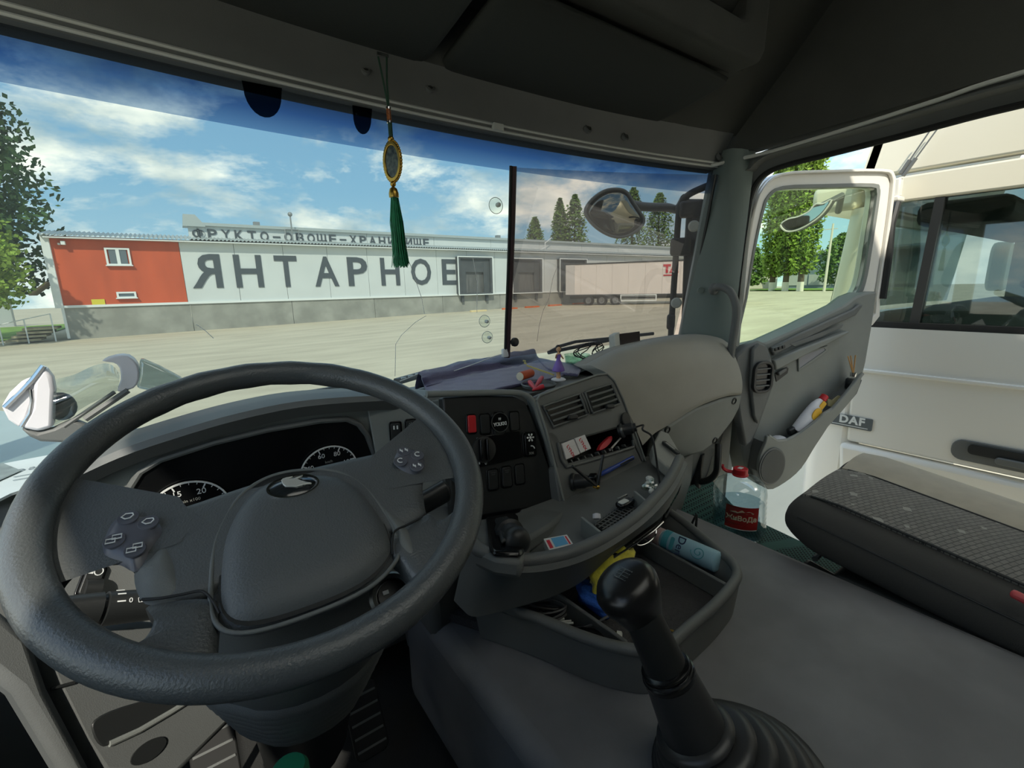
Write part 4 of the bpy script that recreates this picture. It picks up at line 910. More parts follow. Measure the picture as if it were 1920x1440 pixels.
G().tube(pts, rad, 20, closed=True).build('rim', M_leather, whl, smooth=180)
def smo(pts, n=4): return [(v.x, v.y) for v in spline([(a, b, 0) for a, b in pts], n, True)]
# upper bar with both upper spokes
bar = [(-.2, .085), (-.1885, .05), (-.178, .022), (-.160, .0), (-.138, -.007), (-.10, -.006), (-.05, .003), (0, .010), (.06, .012), (.12, .012), (.150, .011), (.170, .020), (.186, .044), (.197, .080), (.207, .06), (.208, -.01), (.204, -.065), (.196, -.045), (.184, -.022), (.170, -.016), (.158, -.028), (.143, -.055), (.132, -.090), (.127, -.100), (.09, -.11), (.05, -.10), (-.05, -.10), (-.084, -.115), (-.122, -.105), (-.128, -.086), (-.136, -.062), (-.150, -.046), (-.168, -.040), (-.188, -.042), (-.2, -.065), (-.208, -.04), (-.208, .04)]
g = G(); ol = smo(bar, 3); n = len(ol)
cx = 0; cy = -.045
def layer(f, z): return [WM @ Vector((cx + (x - cx) * f[0], cy + (y - cy) * f[1], z)) for x, y in ol]
g.loft([layer((.95, .93), -.022), layer((1.0, 1.0), -.014), layer((.995, .985), -.008), layer((.985, .955), -.004), layer((.9, .82), -.002), layer((.5, .4), -.001)])
g.build('upper_spokes', M_pad, whl, smooth=60)
# two lower spokes in lighter leather, blended into the rim
for s in (-1, 1):
    lo = [(s * .128, -.098), (s * .140, -.112), (s * .160, -.108), (s * .180, -.098), (s * .19, -.1), (s * .17, -.135), (s * .12, -.175), (s * .09, -.192), (s * .085, -.178), (s * .080, -.15), (s * .074, -.136), (s * .078, -.116)]
    if s < 0: lo = [(-.124, -.106), (-.120, -.122), (-.126, -.138), (-.142, -.146), (-.155, -.145), (-.15, -.16), (-.12, -.180), (-.09, -.196), (-.082, -.180), (-.078, -.155), (-.076, -.136), (-.080, -.118)]
    ol2 = smo(lo, 4)
    g = G(); c2 = (s * .115, -.135)
    g.loft([[WM @ Vector((c2[0] + (x - c2[0]) * f, c2[1] + (y - c2[1]) * f, z)) for x, y in ol2] for f, z in ((.95, -.024), (1, -.014), (.97, -.006), (.85, -.001), (.5, .0))])
    g.build('lower_spoke', M_leather, whl, smooth=60)
    # lighter plastic cheek between pad and rim, and the seam under it
    ck = [(s * .128, -.100), (s * .122, -.07), (s * .112, -.045), (s * .098, -.03), (s * .088, -.06), (s * .084, -.10), (s * .082, -.118), (s * .1, -.113)]
    if s < 0: ck = [(-.126, -.104), (-.134, -.072), (-.126, -.058), (-.112, -.042), (-.104, -.06), (-.1, -.085), (-.102, -.109)]
    else: ck = [(.082, -.06), (.092, -.075), (.1, -.095), (.106, -.125), (.1, -.165), (.09, -.165), (.082, -.14), (.086, -.112)]
    G().dome(WM, smo(ck, 4), -.006, .0015, 4).build('spoke_cheek', M_spoke, whl)
    sm = [(s * .128, -.1, -.004), (s * .115, -.107, .0), (s * .1, -.1105, .001), (s * .086, -.114, .002), (s * .079, -.126, .002), (s * .075, -.139, .0)]
    G().tube(spline([WM @ Vector(q) for q in sm], 5), .0012, 6).build('seam', M_rubber, whl)
# airbag pad
pad = [(-.076, -.100), (-.068, -.055), (-.046, -.013), (-.018, .006), (.015, .007), (.052, -.008), (.073, -.039), (.083, -.084), (.084, -.114), (.076, -.140), (.04, -.160), (-.018, -.164), (-.060, -.158), (-.077, -.138)]
G().dome(WM, smo([(a * 1.02, b * 1.015) for a, b in pad], 5), -.012, .010, 12, 7.0).build('airbag_pad', M_pad, whl, smooth=60)
G().tube([WM @ Vector((x, y, -.003)) for x, y in smo([(a * 1.035, b * 1.03 + .001) for a, b in pad], 5)], .0022, 8, closed=True).build('pad_groove', M_spoke, whl, smooth=180)
G().dome(WM @ T(0, 0, -.06), smo([(a * .95, b) for a, b in pad], 3), .058, .0585).build('pad_back', M_black, whl)
# emblem: oval with a galloping silver horse
em = WM @ T(.0035, -.0245, .0075) @ RX(R(-5)) @ RY(R(1))
eb = G().dome(em, ellipse(.0258, .0172, 36), .0, .005, 5).build('emblem', mat('emblem_black', (34, 38, 40), .12, coat=1.), whl, label='oval dark emblem with silver horse')
G().ring(em, ellipse(.0262, .0176, 36), ellipse(.0246, .016, 36), .0005, .0025).build('emblem_ring', M_chrome, eb)
hp = [(405, 400), (435, 370), (490, 350), (590, 335), (560, 360), (520, 385), (600, 375), (740, 320), (700, 360), (640, 395), (690, 430), (760, 465), (830, 490), (820, 500), (740, 505), (720, 515), (685, 510), (690, 525), (640, 530), (600, 545), (550, 535), (500, 530), (440, 520), (415, 480)]
horse = [((x - 565) * 6.6e-5, -(y - (470 - .20 * (x - 565))) * 8.4e-5) for x, y in hp]
G().prism(em, horse, .0042, .0062).build('horse_figure', mat('emblem_silver', (214, 214, 206), .3, metal=.4), eb, bevel=.0004)
# button pods
def pod(ol_, icons, nm):
    p = G().dome(WM, smo(ol_, 4), -.004, .004, 5, 4.).build(nm, mat('pod_plastic', (92, 94, 102), .3), whl)
    for (x, y, kind) in icons:
        b = G().lathe(WM @ T(x, y, .0036), [(.0085, 0), (.008, .0012), (.007, .0010), (.0005, .0008)], 18).build('button', MATS['pod_plastic'], p)
        m = WM @ T(x, y, .0064) @ RZ(R(-4)) @ Matrix.Scale(1.5, 4); g = G()
        def sq(cx, cy, w, h): g.tube([m @ Vector((cx - w, cy - h, 0)), m @ Vector((cx + w, cy - h, 0)), m @ Vector((cx + w, cy + h, 0)), m @ Vector((cx - w, cy + h, 0))], .0007, 4, closed=True)
        if kind == 'pages': sq(-.0014, -.001, .0022, .0015); sq(.0014, .0014, .0022, .0015)
        elif kind == 'arrow': g.tube([m @ Vector(q) for q in ((-.003, 0, 0), (-.001, .0022, 0), (.0025, .0018, 0), (.003, 0, 0), (.0015, -.002, 0), (-.001, -.002, 0))], .0007, 4, closed=True)
        elif kind == 'bars':
            for k in (-1, 1): g.box(m @ T(k * .0022, 0, 0) @ RZ(R(20)), .0008, .004, .0005); g.box(m @ T(k * .0022, 0, 0), .0026, .0008, .0005)
        else: g.tube([m @ Vector((.0024 * math.cos(t), .0024 * math.sin(t), 0)) for t in [R(40 + 250 * k / 9) for k in range(10)]], .0007, 4)
        g.build('symbol', M_print, p)
pod([(-.150, -.002), (-.134, -.004), (-.117, -.014), (-.110, -.034), (-.118, -.050), (-.131, -.070), (-.142, -.060), (-.156, -.046), (-.158, -.028)], [(-.138, -.012, 'arrow'), (-.1225, -.024, 'arrow'), (-.147, -.036, 'pages'), (-.132, -.052, 'pages')], 'button_pod')
pod([(.130, .006), (.148, .006), (.158, -.006), (.160, -.022), (.150, -.040), (.136, -.044), (.122, -.030), (.118, -.014)], [(.136, -.004, 'bars'), (.150, -.016, 'arc'), (.126, -.020, 'arc'), (.142, -.034, 'bars')], 'button_pod')

# ================================================================ column shroud, stalks, ignition
colm = thing('steering_column', 'dark plastic steering column shroud below the wheel', 'steering column', WC - WN * .3)
def sec(d, a, b, sh=0): return [WM @ Vector((a * math.cos(t) * (1 + .12 * abs(math.cos(2 * t))) , -.055 + sh + b * math.sin(t), -d)) for t in [2 * math.pi * k / 32 for k in range(32)]]
G().loft([sec(.03, .075, .07), sec(.06, .095, .085), (sec(.11, .11, .095, -.005)), sec(.17, .112, .095, -.01), sec(.2, .105, .09, -.012)]).build('shroud', M_greyd, colm)
prev = .2
for k in range(7):
    d = .2 + .022 * k; G().loft([sec(d, .106 - .004 * k, .09 - .003 * k, -.012), sec(d + .006, .11 - .004 * k, .094 - .003 * k, -.012), sec(d + .016, .11 - .004 * k, .094 - .003 * k, -.012), sec(d + .022, .102 - .004 * k, .087 - .003 * k, -.012)]).build('bellows_ring', M_greyd, colm)
G().loft([sec(.35, .07, .06), sec(.62, .06, .055)]).build('column_tube', M_black, colm)
a = P(400, 1122, y=.70); b = P(90, 1152, y=.665); ax = (b - a).normalized()
SM = frame(a, ax, WN)
lst = G().loft([[SM @ Vector((x, r * math.cos(t), r * .75 * math.sin(t))) for t in [2 * math.pi * k / 20 for k in range(20)]] for x, r in ((0, .019), (.06, .0215), (.118, .0225), (.119, .019), (.122, .019), (.123, .0225), (.17, .020), (.175, .012))]).build('wiper_stalk', M_black, colm, label='black wiper stalk with white symbols')
def stalk_mark(x, y, gfun, rot=0): gfun(frame(SM @ Vector((x, math.sqrt(max(1e-6, .0206 ** 2 - (y / .75) ** 2)) * 1.0, 0)) , -ax, WM.to_3x3() @ Vector((0, 0, 1))) )
topn = (WN - ax * WN.dot(ax)).normalized(); fwd = ax.cross(topn)
def smk(x, t): # frame on the stalk skin facing the driver
    c = SM @ Vector((x, .0222 * math.cos(t), .0222 * .75 * math.sin(t))); nn = (c - (SM @ Vector((x, 0, 0)))).normalized(); return frame(c + nn * .0006, -ax, nn.cross(-ax))
for i, t in enumerate((35, 5, -25)):
    G().box(smk(.108, R(t)), .008, .0016, .0004).build('mark', M_print, lst)
text_geo('0', .008, smk(.099, R(-25)), .0002).build('numeral', M_print, lst, smooth=0)
for t in (5, -25):
    m = smk(.088, R(t)); G().tube([m @ Vector(q) for q in ((-.004, .002, 0), (.004, .003, 0), (.003, -.003, 0), (-.003, -.003, 0))], .0004, 4, closed=True).tube([m @ Vector((0, -.003, 0)), m @ Vector((-.002, .002, 0))], .0004, 4).build('symbol', M_print, lst)
m = smk(.058, R(25)); G().tube([m @ Vector(q) for q in ((-.005, .004, 0), (.005, .004, 0), (.005, -.004, 0), (-.005, -.004, 0))], .0005, 4, closed=True).tube([m @ Vector(q) for q in ((.003, 0, 0), (-.003, 0, 0), (0, .0025, 0))], .0005, 4).tube([m @ Vector(q) for q in ((-.003, 0, 0), (0, -.0025, 0))], .0005, 4).build('symbol', M_print, lst)
a = P(720, 985, y=.70); b = P(862, 905, y=.70); SR = frame(a, b - a, WN)
G().loft([[SR @ Vector((x, r * math.cos(t), r * .7 * math.sin(t))) for t in [2 * math.pi * k / 20 for k in range(20)]] for x, r in ((0, .022), (.08, .024), (.118, .025), (.124, .018), (.126, .012))]).build('retarder_stalk', M_black, colm)
km_ = WM @ T(.075, -.150, -.055) @ RX(R(20))
ig = G().lathe(km_, [(.022, -.02), (.024, .0), (.021, .004), (.017, .002), (.016, -.004), (.001, -.004)], 26).build('ignition_lock', M_screw, colm)
G().lathe(km_, [(.015, -.004), (.0145, .001), (.002, .0015)], 20).build('key_barrel', M_black, ig)
G().box(km_ @ T(-.006, .004, .002), .006, .004, .002).build('key_slot', M_print, ig)
# left lower knee panel with pocket, headlamp adjuster
KP = PL.three(P(80, 1255, y=.66), P(440, 1325, y=.70), P(110, 1350, y=.64))
kn_ = thing('knee_panel', 'grey lower panel with oblong recess left of the steering column', 'panel', (-.1, .66, 1.6))
KP.slab([(60, 1215), (95, 1290), (150, 1400), (190, 1460), (330, 1460), (445, 1345), (470, 1290), (440, 1180), (250, 1160), (130, 1180)], -.03, 0, 'panel', M_greyd, kn_, .01)
KP.slab([(175, 1375), (178, 1350), (230, 1325), (330, 1300), (350, 1310), (300, 1345), (215, 1392), (190, 1398)], -.001, .002, 'recess', M_black, kn_, .004, sm=3)
G().tube([KP.at(a, b, .002) for a, b in ((205, 1395), (260, 1370), (320, 1335), (360, 1310))], .0035, 8).build('recess_lip', M_grey1, kn_)
G().prism(KP.fr(278, 1408, 0, R(35)), ellipse(.02, .011, 20), -.001, .002).build('finger_hole', M_black, kn_)
G().tube([KP.at(a, b, .001) for a, b in ((95, 1292), (140, 1280))], .002, 6).build('gap', M_black, kn_)
KP.slab([(-60, 1090), (60, 1190), (95, 1290), (195, 1480), (150, 1500), (30, 1300), (-60, 1230)], -.02, .012, 'side_trim', M_greyd, kn_, .01)
# dark panel behind the left stalk with the headlamp adjuster
LP = PL.three(P(60, 1060, y=.83), P(300, 1060, y=.86), P(60, 1200, y=.78))
LP.slab([(20, 1040), (330, 1000), (380, 1060), (420, 1240), (120, 1260), (40, 1180)], -.02, 0, 'stalk_backing', M_greyd, dash, .006)
def ic_lamp(m, w, h, p): G().tube([m @ Vector((w * (.12 + .18 * math.cos(t)), h * .28 + w * .2 * math.sin(t), .0004)) for t in [2 * math.pi * k / 12 for k in range(12)]], .0007, 4, closed=True).box(m @ T(-w * .22, h * .28, .0004), w * .25, w * .3, .0006).build('symbol', M_print, p)
rocker(LP, (170, 1090), LP.d((147, 1090), (192, 1090)), LP.d((165, 1062), (175, 1120)), M_black, dash, 'headlamp_adjuster', R(-6), ic_lamp)
G().lathe(LP.fr(172, 1105, .004) @ RY(R(90)), [(.014, -.009), (.014, .009)], 18).build('adjuster_wheel', M_black, dash)
# ================================================================ centre console under the vents
con = thing('centre_console', 'dark grey centre console with handbrake and curved storage shelf', 'console', (.65, .68, 1.8))
rim = [P(884, 1010, z=1.915), P(900, 1032, z=1.905), P(935, 1050, z=1.895), P(985, 1056, z=1.885), P(1040, 1050, z=1.88), P(1095, 1034, z=1.88), P(1150, 1007, z=1.88), P(1205, 968, z=1.885), P(1245, 925, z=1.89), P(1267, 893, z=1.897), P(1281, 862, z=1.905)]
low = [P(862, 1138, z=1.79), P(885, 1156, z=1.785), P(925, 1150, z=1.785), P(985, 1134, z=1.785), P(1040, 1117, z=1.785), P(1095, 1088, z=1.79), P(1146, 1042, z=1.815), P(1200, 1000, z=1.838), P(1243, 966, z=1.848), P(1266, 930, z=1.853), P(1284, 895, z=1.862)]
rimS = spline(rim, 4); lowS = spline(low, 4)
mid = [a.lerp(b, .14) + Vector((0, -.012, 0)) for a, b in zip(rimS, lowS)]; mid2 = [a.lerp(b, .6) + Vector((0, -.004, 0)) for a, b in zip(rimS, lowS)]
G().shell([rimS, mid, mid2, lowS], (.0, .022, .0)).build('front_wall', M_greyd, con, label='curved dark grey front wall')
G().tube([p + Vector((0, .01, .0)) for p in rimS], .0125, 10).build('shelf_rim', M_greyd, con)
# floor of the shelf and its back wall
back = [P(985, 1008, y=.76), P(1060, 962, y=.76), P(1120, 944, y=.775), P(1180, 920, y=.79), P(1222, 898, y=.80), P(1246, 865, y=.78)]
fl = [Vector((p.x, p.y + .015, 1.845)) for p in rimS[6:]] + [Vector((p.x + .01, p.y + .03, 1.845)) for p in back[::-1]]
G().poly_slab(fl, (0, 0, -.012)).build('shelf_floor', M_greyd, con)
G().shell([back, [Vector((p.x, p.y + .012, 1.83)) for p in back]], (0, .02, 0)).build('shelf_back', M_greyd, con)
# handbrake housing
HB = PL.three(P(888, 966, y=.80), P(1042, 946, y=.785), P(900, 1034, z=1.905))
HB.slab([(872, 978), (1046, 945), (1064, 958), (1035, 982), (996, 1006), (978, 1052), (930, 1046), (893, 1030), (878, 1000)], -.03, .002, 'handbrake_housing', M_greyd, con, .008)
hb = thing('handbrake', 'black handbrake lever with round knob in a square gaiter', 'handbrake', HB.at(945, 1000))
HB.slab([(912, 968), (965, 960), (972, 966), (983, 1030), (975, 1036), (926, 1034), (918, 1026)], .002, .012, 'surround', M_gloss, hb, .006)
HB.slab([(928, 970), (952, 966), (962, 1008), (940, 1012)], .012, .022, 'slide', M_black, hb, .004)
kb = HB.fr(962, 1008, .03); ax = (P(985, 1030, y=.60) - HB.at(950, 990, .015)).normalized()
k0 = HB.at(948, 992, .012); k1 = P(969, 1013, y=.60); km2 = frame(k0, WU, z=(k1 - k0)); kl = (k1 - k0).length
G().lathe(km2, [(.022, 0), (.026, kl * .3), (.027, kl * .42), (.021, kl * .46), (.018, kl * .7)], 22).build('gaiter', M_black, hb)
G().lathe(km2, [(.010, kl - .03), (.018, kl - .022), (.0235, kl - .01), (.0245, kl), (.022, kl + .011), (.013, kl + .018), (.002, kl + .0195)], 26).build('knob', M_black, hb)
# shelf dividers
for a, b in (((1093, 968), (1128, 996)), ((1192, 920), (1226, 947))):
    t0 = P(*a, z=1.885); t1 = P(*b, z=1.885); d = (t1 - t0).cross(Vector((0, 0, 1))).normalized() * .006
    G().hexa([t0, t1, t1 + d, t0 + d], [Vector((q.x, q.y, 1.84)) for q in (t0, t1, t1 + d, t0 + d)]).build('divider', M_grey1, con, bevel=.0015)
# rubber lattice mat on the shelf
lat = thing('lattice_mat', 'black rubber lattice mat on the console shelf', 'mat', P(1180, 960, z=1.85))
A, B, Cc, D = P(1112, 985, z=1.85), P(1188, 930, z=1.85), P(1222, 948, z=1.85), P(1140, 1000, z=1.85)
G().hexa([q + Vector((0, 0, -.004)) for q in (A, B, Cc, D)], [A, B, Cc, D]).build('base', M_rubber, lat)
for i in range(15):
    t = (i + .5) / 15
    for (s, e) in ((A.lerp(B, t), D.lerp(Cc, min(1, t + .06))), ): G().tube([s + Vector((0, 0, .002)), e + Vector((0, 0, .002))], .0014, 5).build('bar', M_greyd, lat)
for i in range(4):
    t = (i + .5) / 4; G().tube([A.lerp(D, t) + Vector((0, 0, .002)), B.lerp(Cc, t) + Vector((0, 0, .002))], .0014, 5).build('bar', M_greyd, lat)
# right end wing with the oblong button
WG = PL.three(P(1236, 806, y=.80), P(1256, 808, y=.775), P(1240, 862, y=.74))
wing = [P(1238, 806, y=.83), P(1254, 812, y=.81), P(1282, 858, y=.70), P(1283, 875, y=.68), P(1262, 884, y=.68), P(1226, 852, y=.74), P(1222, 838, y=.78)]
wn_ = (wing[2] - wing[0]).cross(wing[5] - wing[0]).normalized()
if wn_.dot(Vector(EYE) - wing[0]) < 0: wn_ = -wn_
G().poly_slab(wing, -wn_ * .03).build('end_wing', M_greyl, con, bevel=.005, label='light grey end wing')
WP = PL(wing[0], wing[1] - wing[5], wn_.cross(wing[1] - wing[5])); 
if WP.n.dot(Vector(EYE) - WP.o) < 0: WP = PL(wing[0], wing[5] - wing[1], wn_.cross(wing[5] - wing[1]))
b0 = WP.at(1244, 829, .004); b1 = WP.at(1272, 851, .004); bmx = frame((b0 + b1) / 2, b1 - b0, WP.n.cross(b1 - b0)); bl = (b1 - b0).length
G().prism(bmx, rrect(bl * 1.05, bl * .26, bl * .1), -.003, .004).build('side_switch', M_black, con, bevel=.001)
G().prism(bmx, rrect(bl * .6, bl * .12, bl * .05, cx=-.004), .004, .0048).build('side_switch_print', M_greyl, con)
G().shell([[P(1282, 862, y=.70), P(1284, 890, y=.68), P(1272, 925, y=.66), P(1252, 960, y=.65)], [P(1300, 850, y=.9), P(1296, 900, y=.9), P(1280, 950, y=.9), P(1262, 985, y=.9)]], (-.01, 0, -.01)).build('end_side', M_greyd, con)
# console body behind, closes the gap to the floor
G().hexa([(.42, .72, 1.80), (1.02, .78, 1.80), (1.02, 1.0, 1.80), (.42, 1.0, 1.80)], [(.42, .80, 1.66), (1.02, .80, 1.66), (1.02, 1.0, 1.66), (.42, 1.0, 1.66)]).build('rear_body', M_greyd, con)
G().hexa([(.32, .74, 1.86), (.46, .78, 1.86), (.46, 1.0, 1.86), (.32, 1.0, 1.86)], [(.36, .80, 1.45), (.46, .80, 1.45), (.46, 1.0, 1.45), (.36, 1.0, 1.45)]).build('tunnel_side', M_greyd, con, bevel=.02)
# half-open drawer with a wire pull below the rim
dr = thing('ashtray_drawer', 'half-open dark drawer with bright wire pull under the shelf rim', 'drawer', P(1190, 1030, z=1.79))
A, B = P(1146, 1048, z=1.80), P(1240, 980, z=1.82); dn = Vector((0, .0, -.012))
G().hexa([A, B, B + Vector((0, .09, 0)), A + Vector((0, .09, 0))], [A + dn, B + dn, B + dn + Vector((0, .09, 0)), A + dn + Vector((0, .09, 0))]).build('tray', M_black, dr, bevel=.003)
G().tube([P(1150, 1046, z=1.805), P(1190, 1020, z=1.81), P(1225, 995, z=1.815), P(1243, 978, z=1.82)], .0025, 8).build('front_edge', M_chrome, dr)
G().tube(spline([P(1187, 1018, z=1.808), P(1200, 1023, z=1.80), P(1216, 1017, z=1.798), P(1229, 1003, z=1.802), P(1230, 986, z=1.816)], 5), .0018, 8).build('wire_pull', M_chrome, dr)

# ================================================================ floor tunnel and lower tray
M_tun = mat('tunnel_vinyl', (116, 117, 120), .52, bump=.2, bscale=700, var=.16, vscale=6)
G().box(T((.34 + 1.21) / 2, .02, 1.51), 1.21 - .34, 1.86, .30).build('floor_tunnel', M_tun, kind='structure', bevel=.035, bseg=4)
tray = thing('floor_tray', 'dark grey open storage tray on the engine tunnel', 'tray', (.62, .5, 1.66))
tp = [(1250, 950), (1294, 982), (1350, 1029), (1376, 1050), (1387, 1069), (1385, 1085), (1370, 1106), (1340, 1138), (1300, 1172), (1257, 1209), (1235, 1220), (1200, 1222), (1140, 1211), (1082, 1192), (1009, 1162), (946, 1141), (890, 1124)]
top = spline([P(a, b, z=1.748) for a, b in tp], 4)
cen = Vector((.62, .52, 0))
bot = [Vector((p.x + (cen.x - p.x) * .03, p.y + (cen.y - p.y) * .03, 1.662)) for p in top]
outb = [Vector((p.x, p.y, 1.72)) for p in top]
inn_ = [Vector((p.x + (cen.x - p.x) * .06, p.y + (cen.y - p.y) * .05, 1.744)) for p in top]; flr = [Vector((p.x + (cen.x - p.x) * .11, p.y + (cen.y - p.y) * .09, 1.685)) for p in top]
G().grid([bot, outb, top, inn_, flr]).build('tray_wall', M_greyd, tray, smooth=70)
G().tube([a.lerp(b, .5) + Vector((0, 0, .001)) for a, b in zip(top, inn_)], .0105, 10).build('tray_rim', M_greyd, tray, smooth=180)
M_matr = mat('dimple_mat', (58, 58, 60), .7, bump=1.0, bscale=160, kind='voronoi')
G().poly_slab([Vector((q.x, q.y, 1.685)) for q in flr] + [Vector((.36, .80, 1.685)), Vector((.96, .80, 1.685))][::1], (0, 0, -.02)).build('tray_mat', M_matr, tray, smooth=0, label='dimpled dark rubber mat')
def divider(a, b, z0, z1, th, par, m=M_greyd):
    t0 = P(*a, z=z1); t1 = P(*b, z=z1); d = (t1 - t0).cross(Vector((0, 0, 1))).normalized() * th
    return G().hexa([t0, t1, t1 + d, t0 + d], [Vector((q.x, q.y, z0)) for q in (t0, t1, t1 + d, t0 + d)]).build('divider', m, par, bevel=.003)
divider((1035, 1100), (1178, 1200), 1.685, 1.735, .008, tray); divider((1200, 1003), (1374, 1098), 1.685, 1.73, .008, tray)

# ================================================================ gear lever
gl = thing('gear_lever', 'black gear lever with shift pattern knob and rubber gaiter', 'gear lever', P(1330, 1440, z=1.66))
B0 = P(1338, 1452, z=1.675); K0 = P(1184, 1108, y=.36)
axg = (K0 - B0).normalized(); gm = frame(B0, (1, 0, 0), z=axg); LL = (K0 - B0).length
st_ = []
M_gr = mat('gaiter_rubber', (52, 53, 54), .36)
for k in range(6):
    z0 = -.012 + .0165 * k; r = .122 - .0135 * k
    o = Vector((.03 * (5 - k) / 5, -.012 * (5 - k) / 5, 0))
    mm = frame(B0 + o, (1, 0, 0), z=axg.lerp(Vector((0, 0, 1)), .55 * (5 - k) / 5))
    G().lathe(mm, [(r - .02, z0 - .012), (r - .004, z0 - .008), (r, z0), (r - .003, z0 + .006), (r - .012, z0 + .009), (r - .03, z0 + .010)], 40).build('gaiter_fold', M_gr, gl, smooth=50)
G().lathe(gm, [(.046, .055), (.043, .085), (.040, .11), (.037, .14), (.0345, .17), (.0325, LL * .54)], 28).build('sleeve', M_gr, gl)
G().lathe(gm, [(.034, LL * .53), (.0365, LL * .545), (.0365, LL * .565), (.032, LL * .575), (.034, LL * .585), (.034, LL * .60), (.030, LL * .61)], 28).build('collar', M_gloss, gl)
G().lathe(gm, [(.029, LL * .60), (.0275, LL * .7), (.0255, LL * .85), (.024, LL * .9)], 24).build('grip', M_black, gl)
# knob: wide flattened egg tipped to the driver
kax = (Vector(EYE) - K0).normalized(); kn3 = frame(K0 + axg * .002, (1, 0, 0), z=(axg * .75 + kax * .25))
rows = []
for rr, z, dx in ((.024, -.06, 0), (.028, -.045, 0), (.034, -.024, -.001), (.040, -.002, -.003), (.041, .010, -.004), (.037, .021, -.004), (.026, .0275, -.003), (.010, .030, -.003), (.001, .0302, -.003)):
    rows.append([kn3 @ Vector((dx + rr * 1.12 * math.cos(t), rr * .98 * math.sin(t), z)) for t in [2 * math.pi * k / 28 for k in range(28)]])
kb = G().loft(rows).build('knob', mat('knob_black', (30, 30, 30), .28), gl, smooth=180)
pm = kn3 @ T(-.002, 0, .0305)
G().dome(pm @ T(0, 0, -.006), smo(ellipse(.017, .019, 16), 2), 0, .0072, 3).build('knob_cap', M_black, kb)
g = G(); pm2 = pm @ T(0, 0, .0015)
for x in (-.008, -.0027, .0027, .008): g.box(pm2 @ T(x, 0, 0), .0008, .016, .0006)
g.box(pm2, .017, .0008, .0006)
g.build('shift_pattern', M_screw, kb)
for i, t in enumerate(('R', '1', '3', '5')): text_geo(t, .004, pm2 @ T(-.008 + .0053 * i, .0102, 0), .0002).build('numeral', M_screw, kb, smooth=0)
for i, t in enumerate(('L', '2', '4', '6')): text_geo(t, .004, pm2 @ T(-.008 + .0053 * i, -.0102, 0), .0002).build('numeral', M_screw, kb, smooth=0)

# ================================================================ passenger seat
def fabric():
    m, t, b = _principled('seat_fabric'); N = t.nodes; K = t.links.new
    g_ = N.new('ShaderNodeNewGeometry'); mp = N.new('ShaderNodeMapping'); mp.inputs['Rotation'].default_value = (0, 0, R(20)); K(g_.outputs['Position'], mp.inputs[0])
    v = N.new('ShaderNodeTexVoronoi'); v.inputs['Scale'].default_value = 30; v.distance = 'MANHATTAN'; K(mp.outputs[0], v.inputs['Vector'])
    sp = N.new('ShaderNodeSeparateColor'); K(v.outputs['Color'], sp.inputs[0])
    gt = N.new('ShaderNodeMath'); gt.operation = 'GREATER_THAN'; K(sp.outputs[0], gt.inputs[0]); gt.inputs[1].default_value = .70
    lt = N.new('ShaderNodeMath'); lt.operation = 'LESS_THAN'; K(v.outputs['Distance'], lt.inputs[0]); lt.inputs[1].default_value = .42
    mu = N.new('ShaderNodeMath'); mu.operation = 'MULTIPLY'; K(gt.outputs[0], mu.inputs[0]); K(lt.outputs[0], mu.inputs[1])
    br = N.new('ShaderNodeTexBrick'); br.inputs['Scale'].default_value = 26; br.inputs['Mortar Size'].default_value = .025; br.inputs['Color1'].default_value = lin(134, 131, 125); br.inputs['Color2'].default_value = lin(118, 116, 111); br.inputs['Mortar'].default_value = lin(64, 63, 62); K(mp.outputs[0], br.inputs['Vector'])
    mx = N.new('ShaderNodeMix'); mx.data_type = 'RGBA'; K(mu.outputs[0], mx.inputs[0]); K(br.outputs[0], mx.inputs[6]); mx.inputs[7].default_value = lin(168, 166, 160)
    K(mx.outputs[2], b.inputs['Base Color']); b.inputs['Roughness'].default_value = .95; b.inputs['Sheen Weight'].default_value = .3
    n = N.new('ShaderNodeTexNoise'); n.inputs['Scale'].default_value = 700; bp = N.new('ShaderNodeBump'); bp.inputs['Strength'].default_value = .4; bp.inputs['Distance'].default_value = .002; K(n.outputs[0], bp.inputs['Height']); K(bp.outputs[0], b.inputs['Normal'])
    return m
M_fab = fabric(); M_fab2 = mat('lit_seat_velour', (176, 168, 150), .95, bump=.4, bscale=600, var=.08, vscale=20, sheen=.4); M_fab3 = mat('seat_side_cloth', (72, 72, 70), .95, bump=.4, bscale=600)
seat = thing('passenger_seat', 'dark fabric passenger seat cushion with light triangle pattern', 'seat', (1.45, .15, 1.38))
def tilt(y): return -.13 * (.5 - y)
ys_ = [.505, .495, .47, .42, .33, .2, .05, -.12, -.3]
def shrink(y): return 0 if y < .47 else (y - .47) / .035
rows = []
for y in ys_:
    s = shrink(y); dz = tilt(y)
    pr = [(1.235 + .02 * s, 1.655 + .03 * s), (1.215 + .02 * s, 1.70 + .02 * s), (1.208 + .025 * s, 1.745), (1.222 + .03 * s, 1.79 - .03 * s), (1.26 + .02 * s, 1.81 - .045 * s), (1.35, 1.818 - .05 * s), (1.45, 1.818 - .05 * s), (1.56, 1.824 - .05 * s), (1.63 - .02 * s, 1.832 - .045 * s), (1.675 - .03 * s, 1.815 - .03 * s), (1.69 - .03 * s, 1.76), (1.68 - .02 * s, 1.70 + .02 * s), (1.66 - .02 * s, 1.655 + .03 * s)]
    rows.append([Vector((a, y - (.0 if b > 1.7 else .03), b + dz)) for a, b in pr])
G().loft(rows).build('cushion', M_fab3, seat, sub=2)
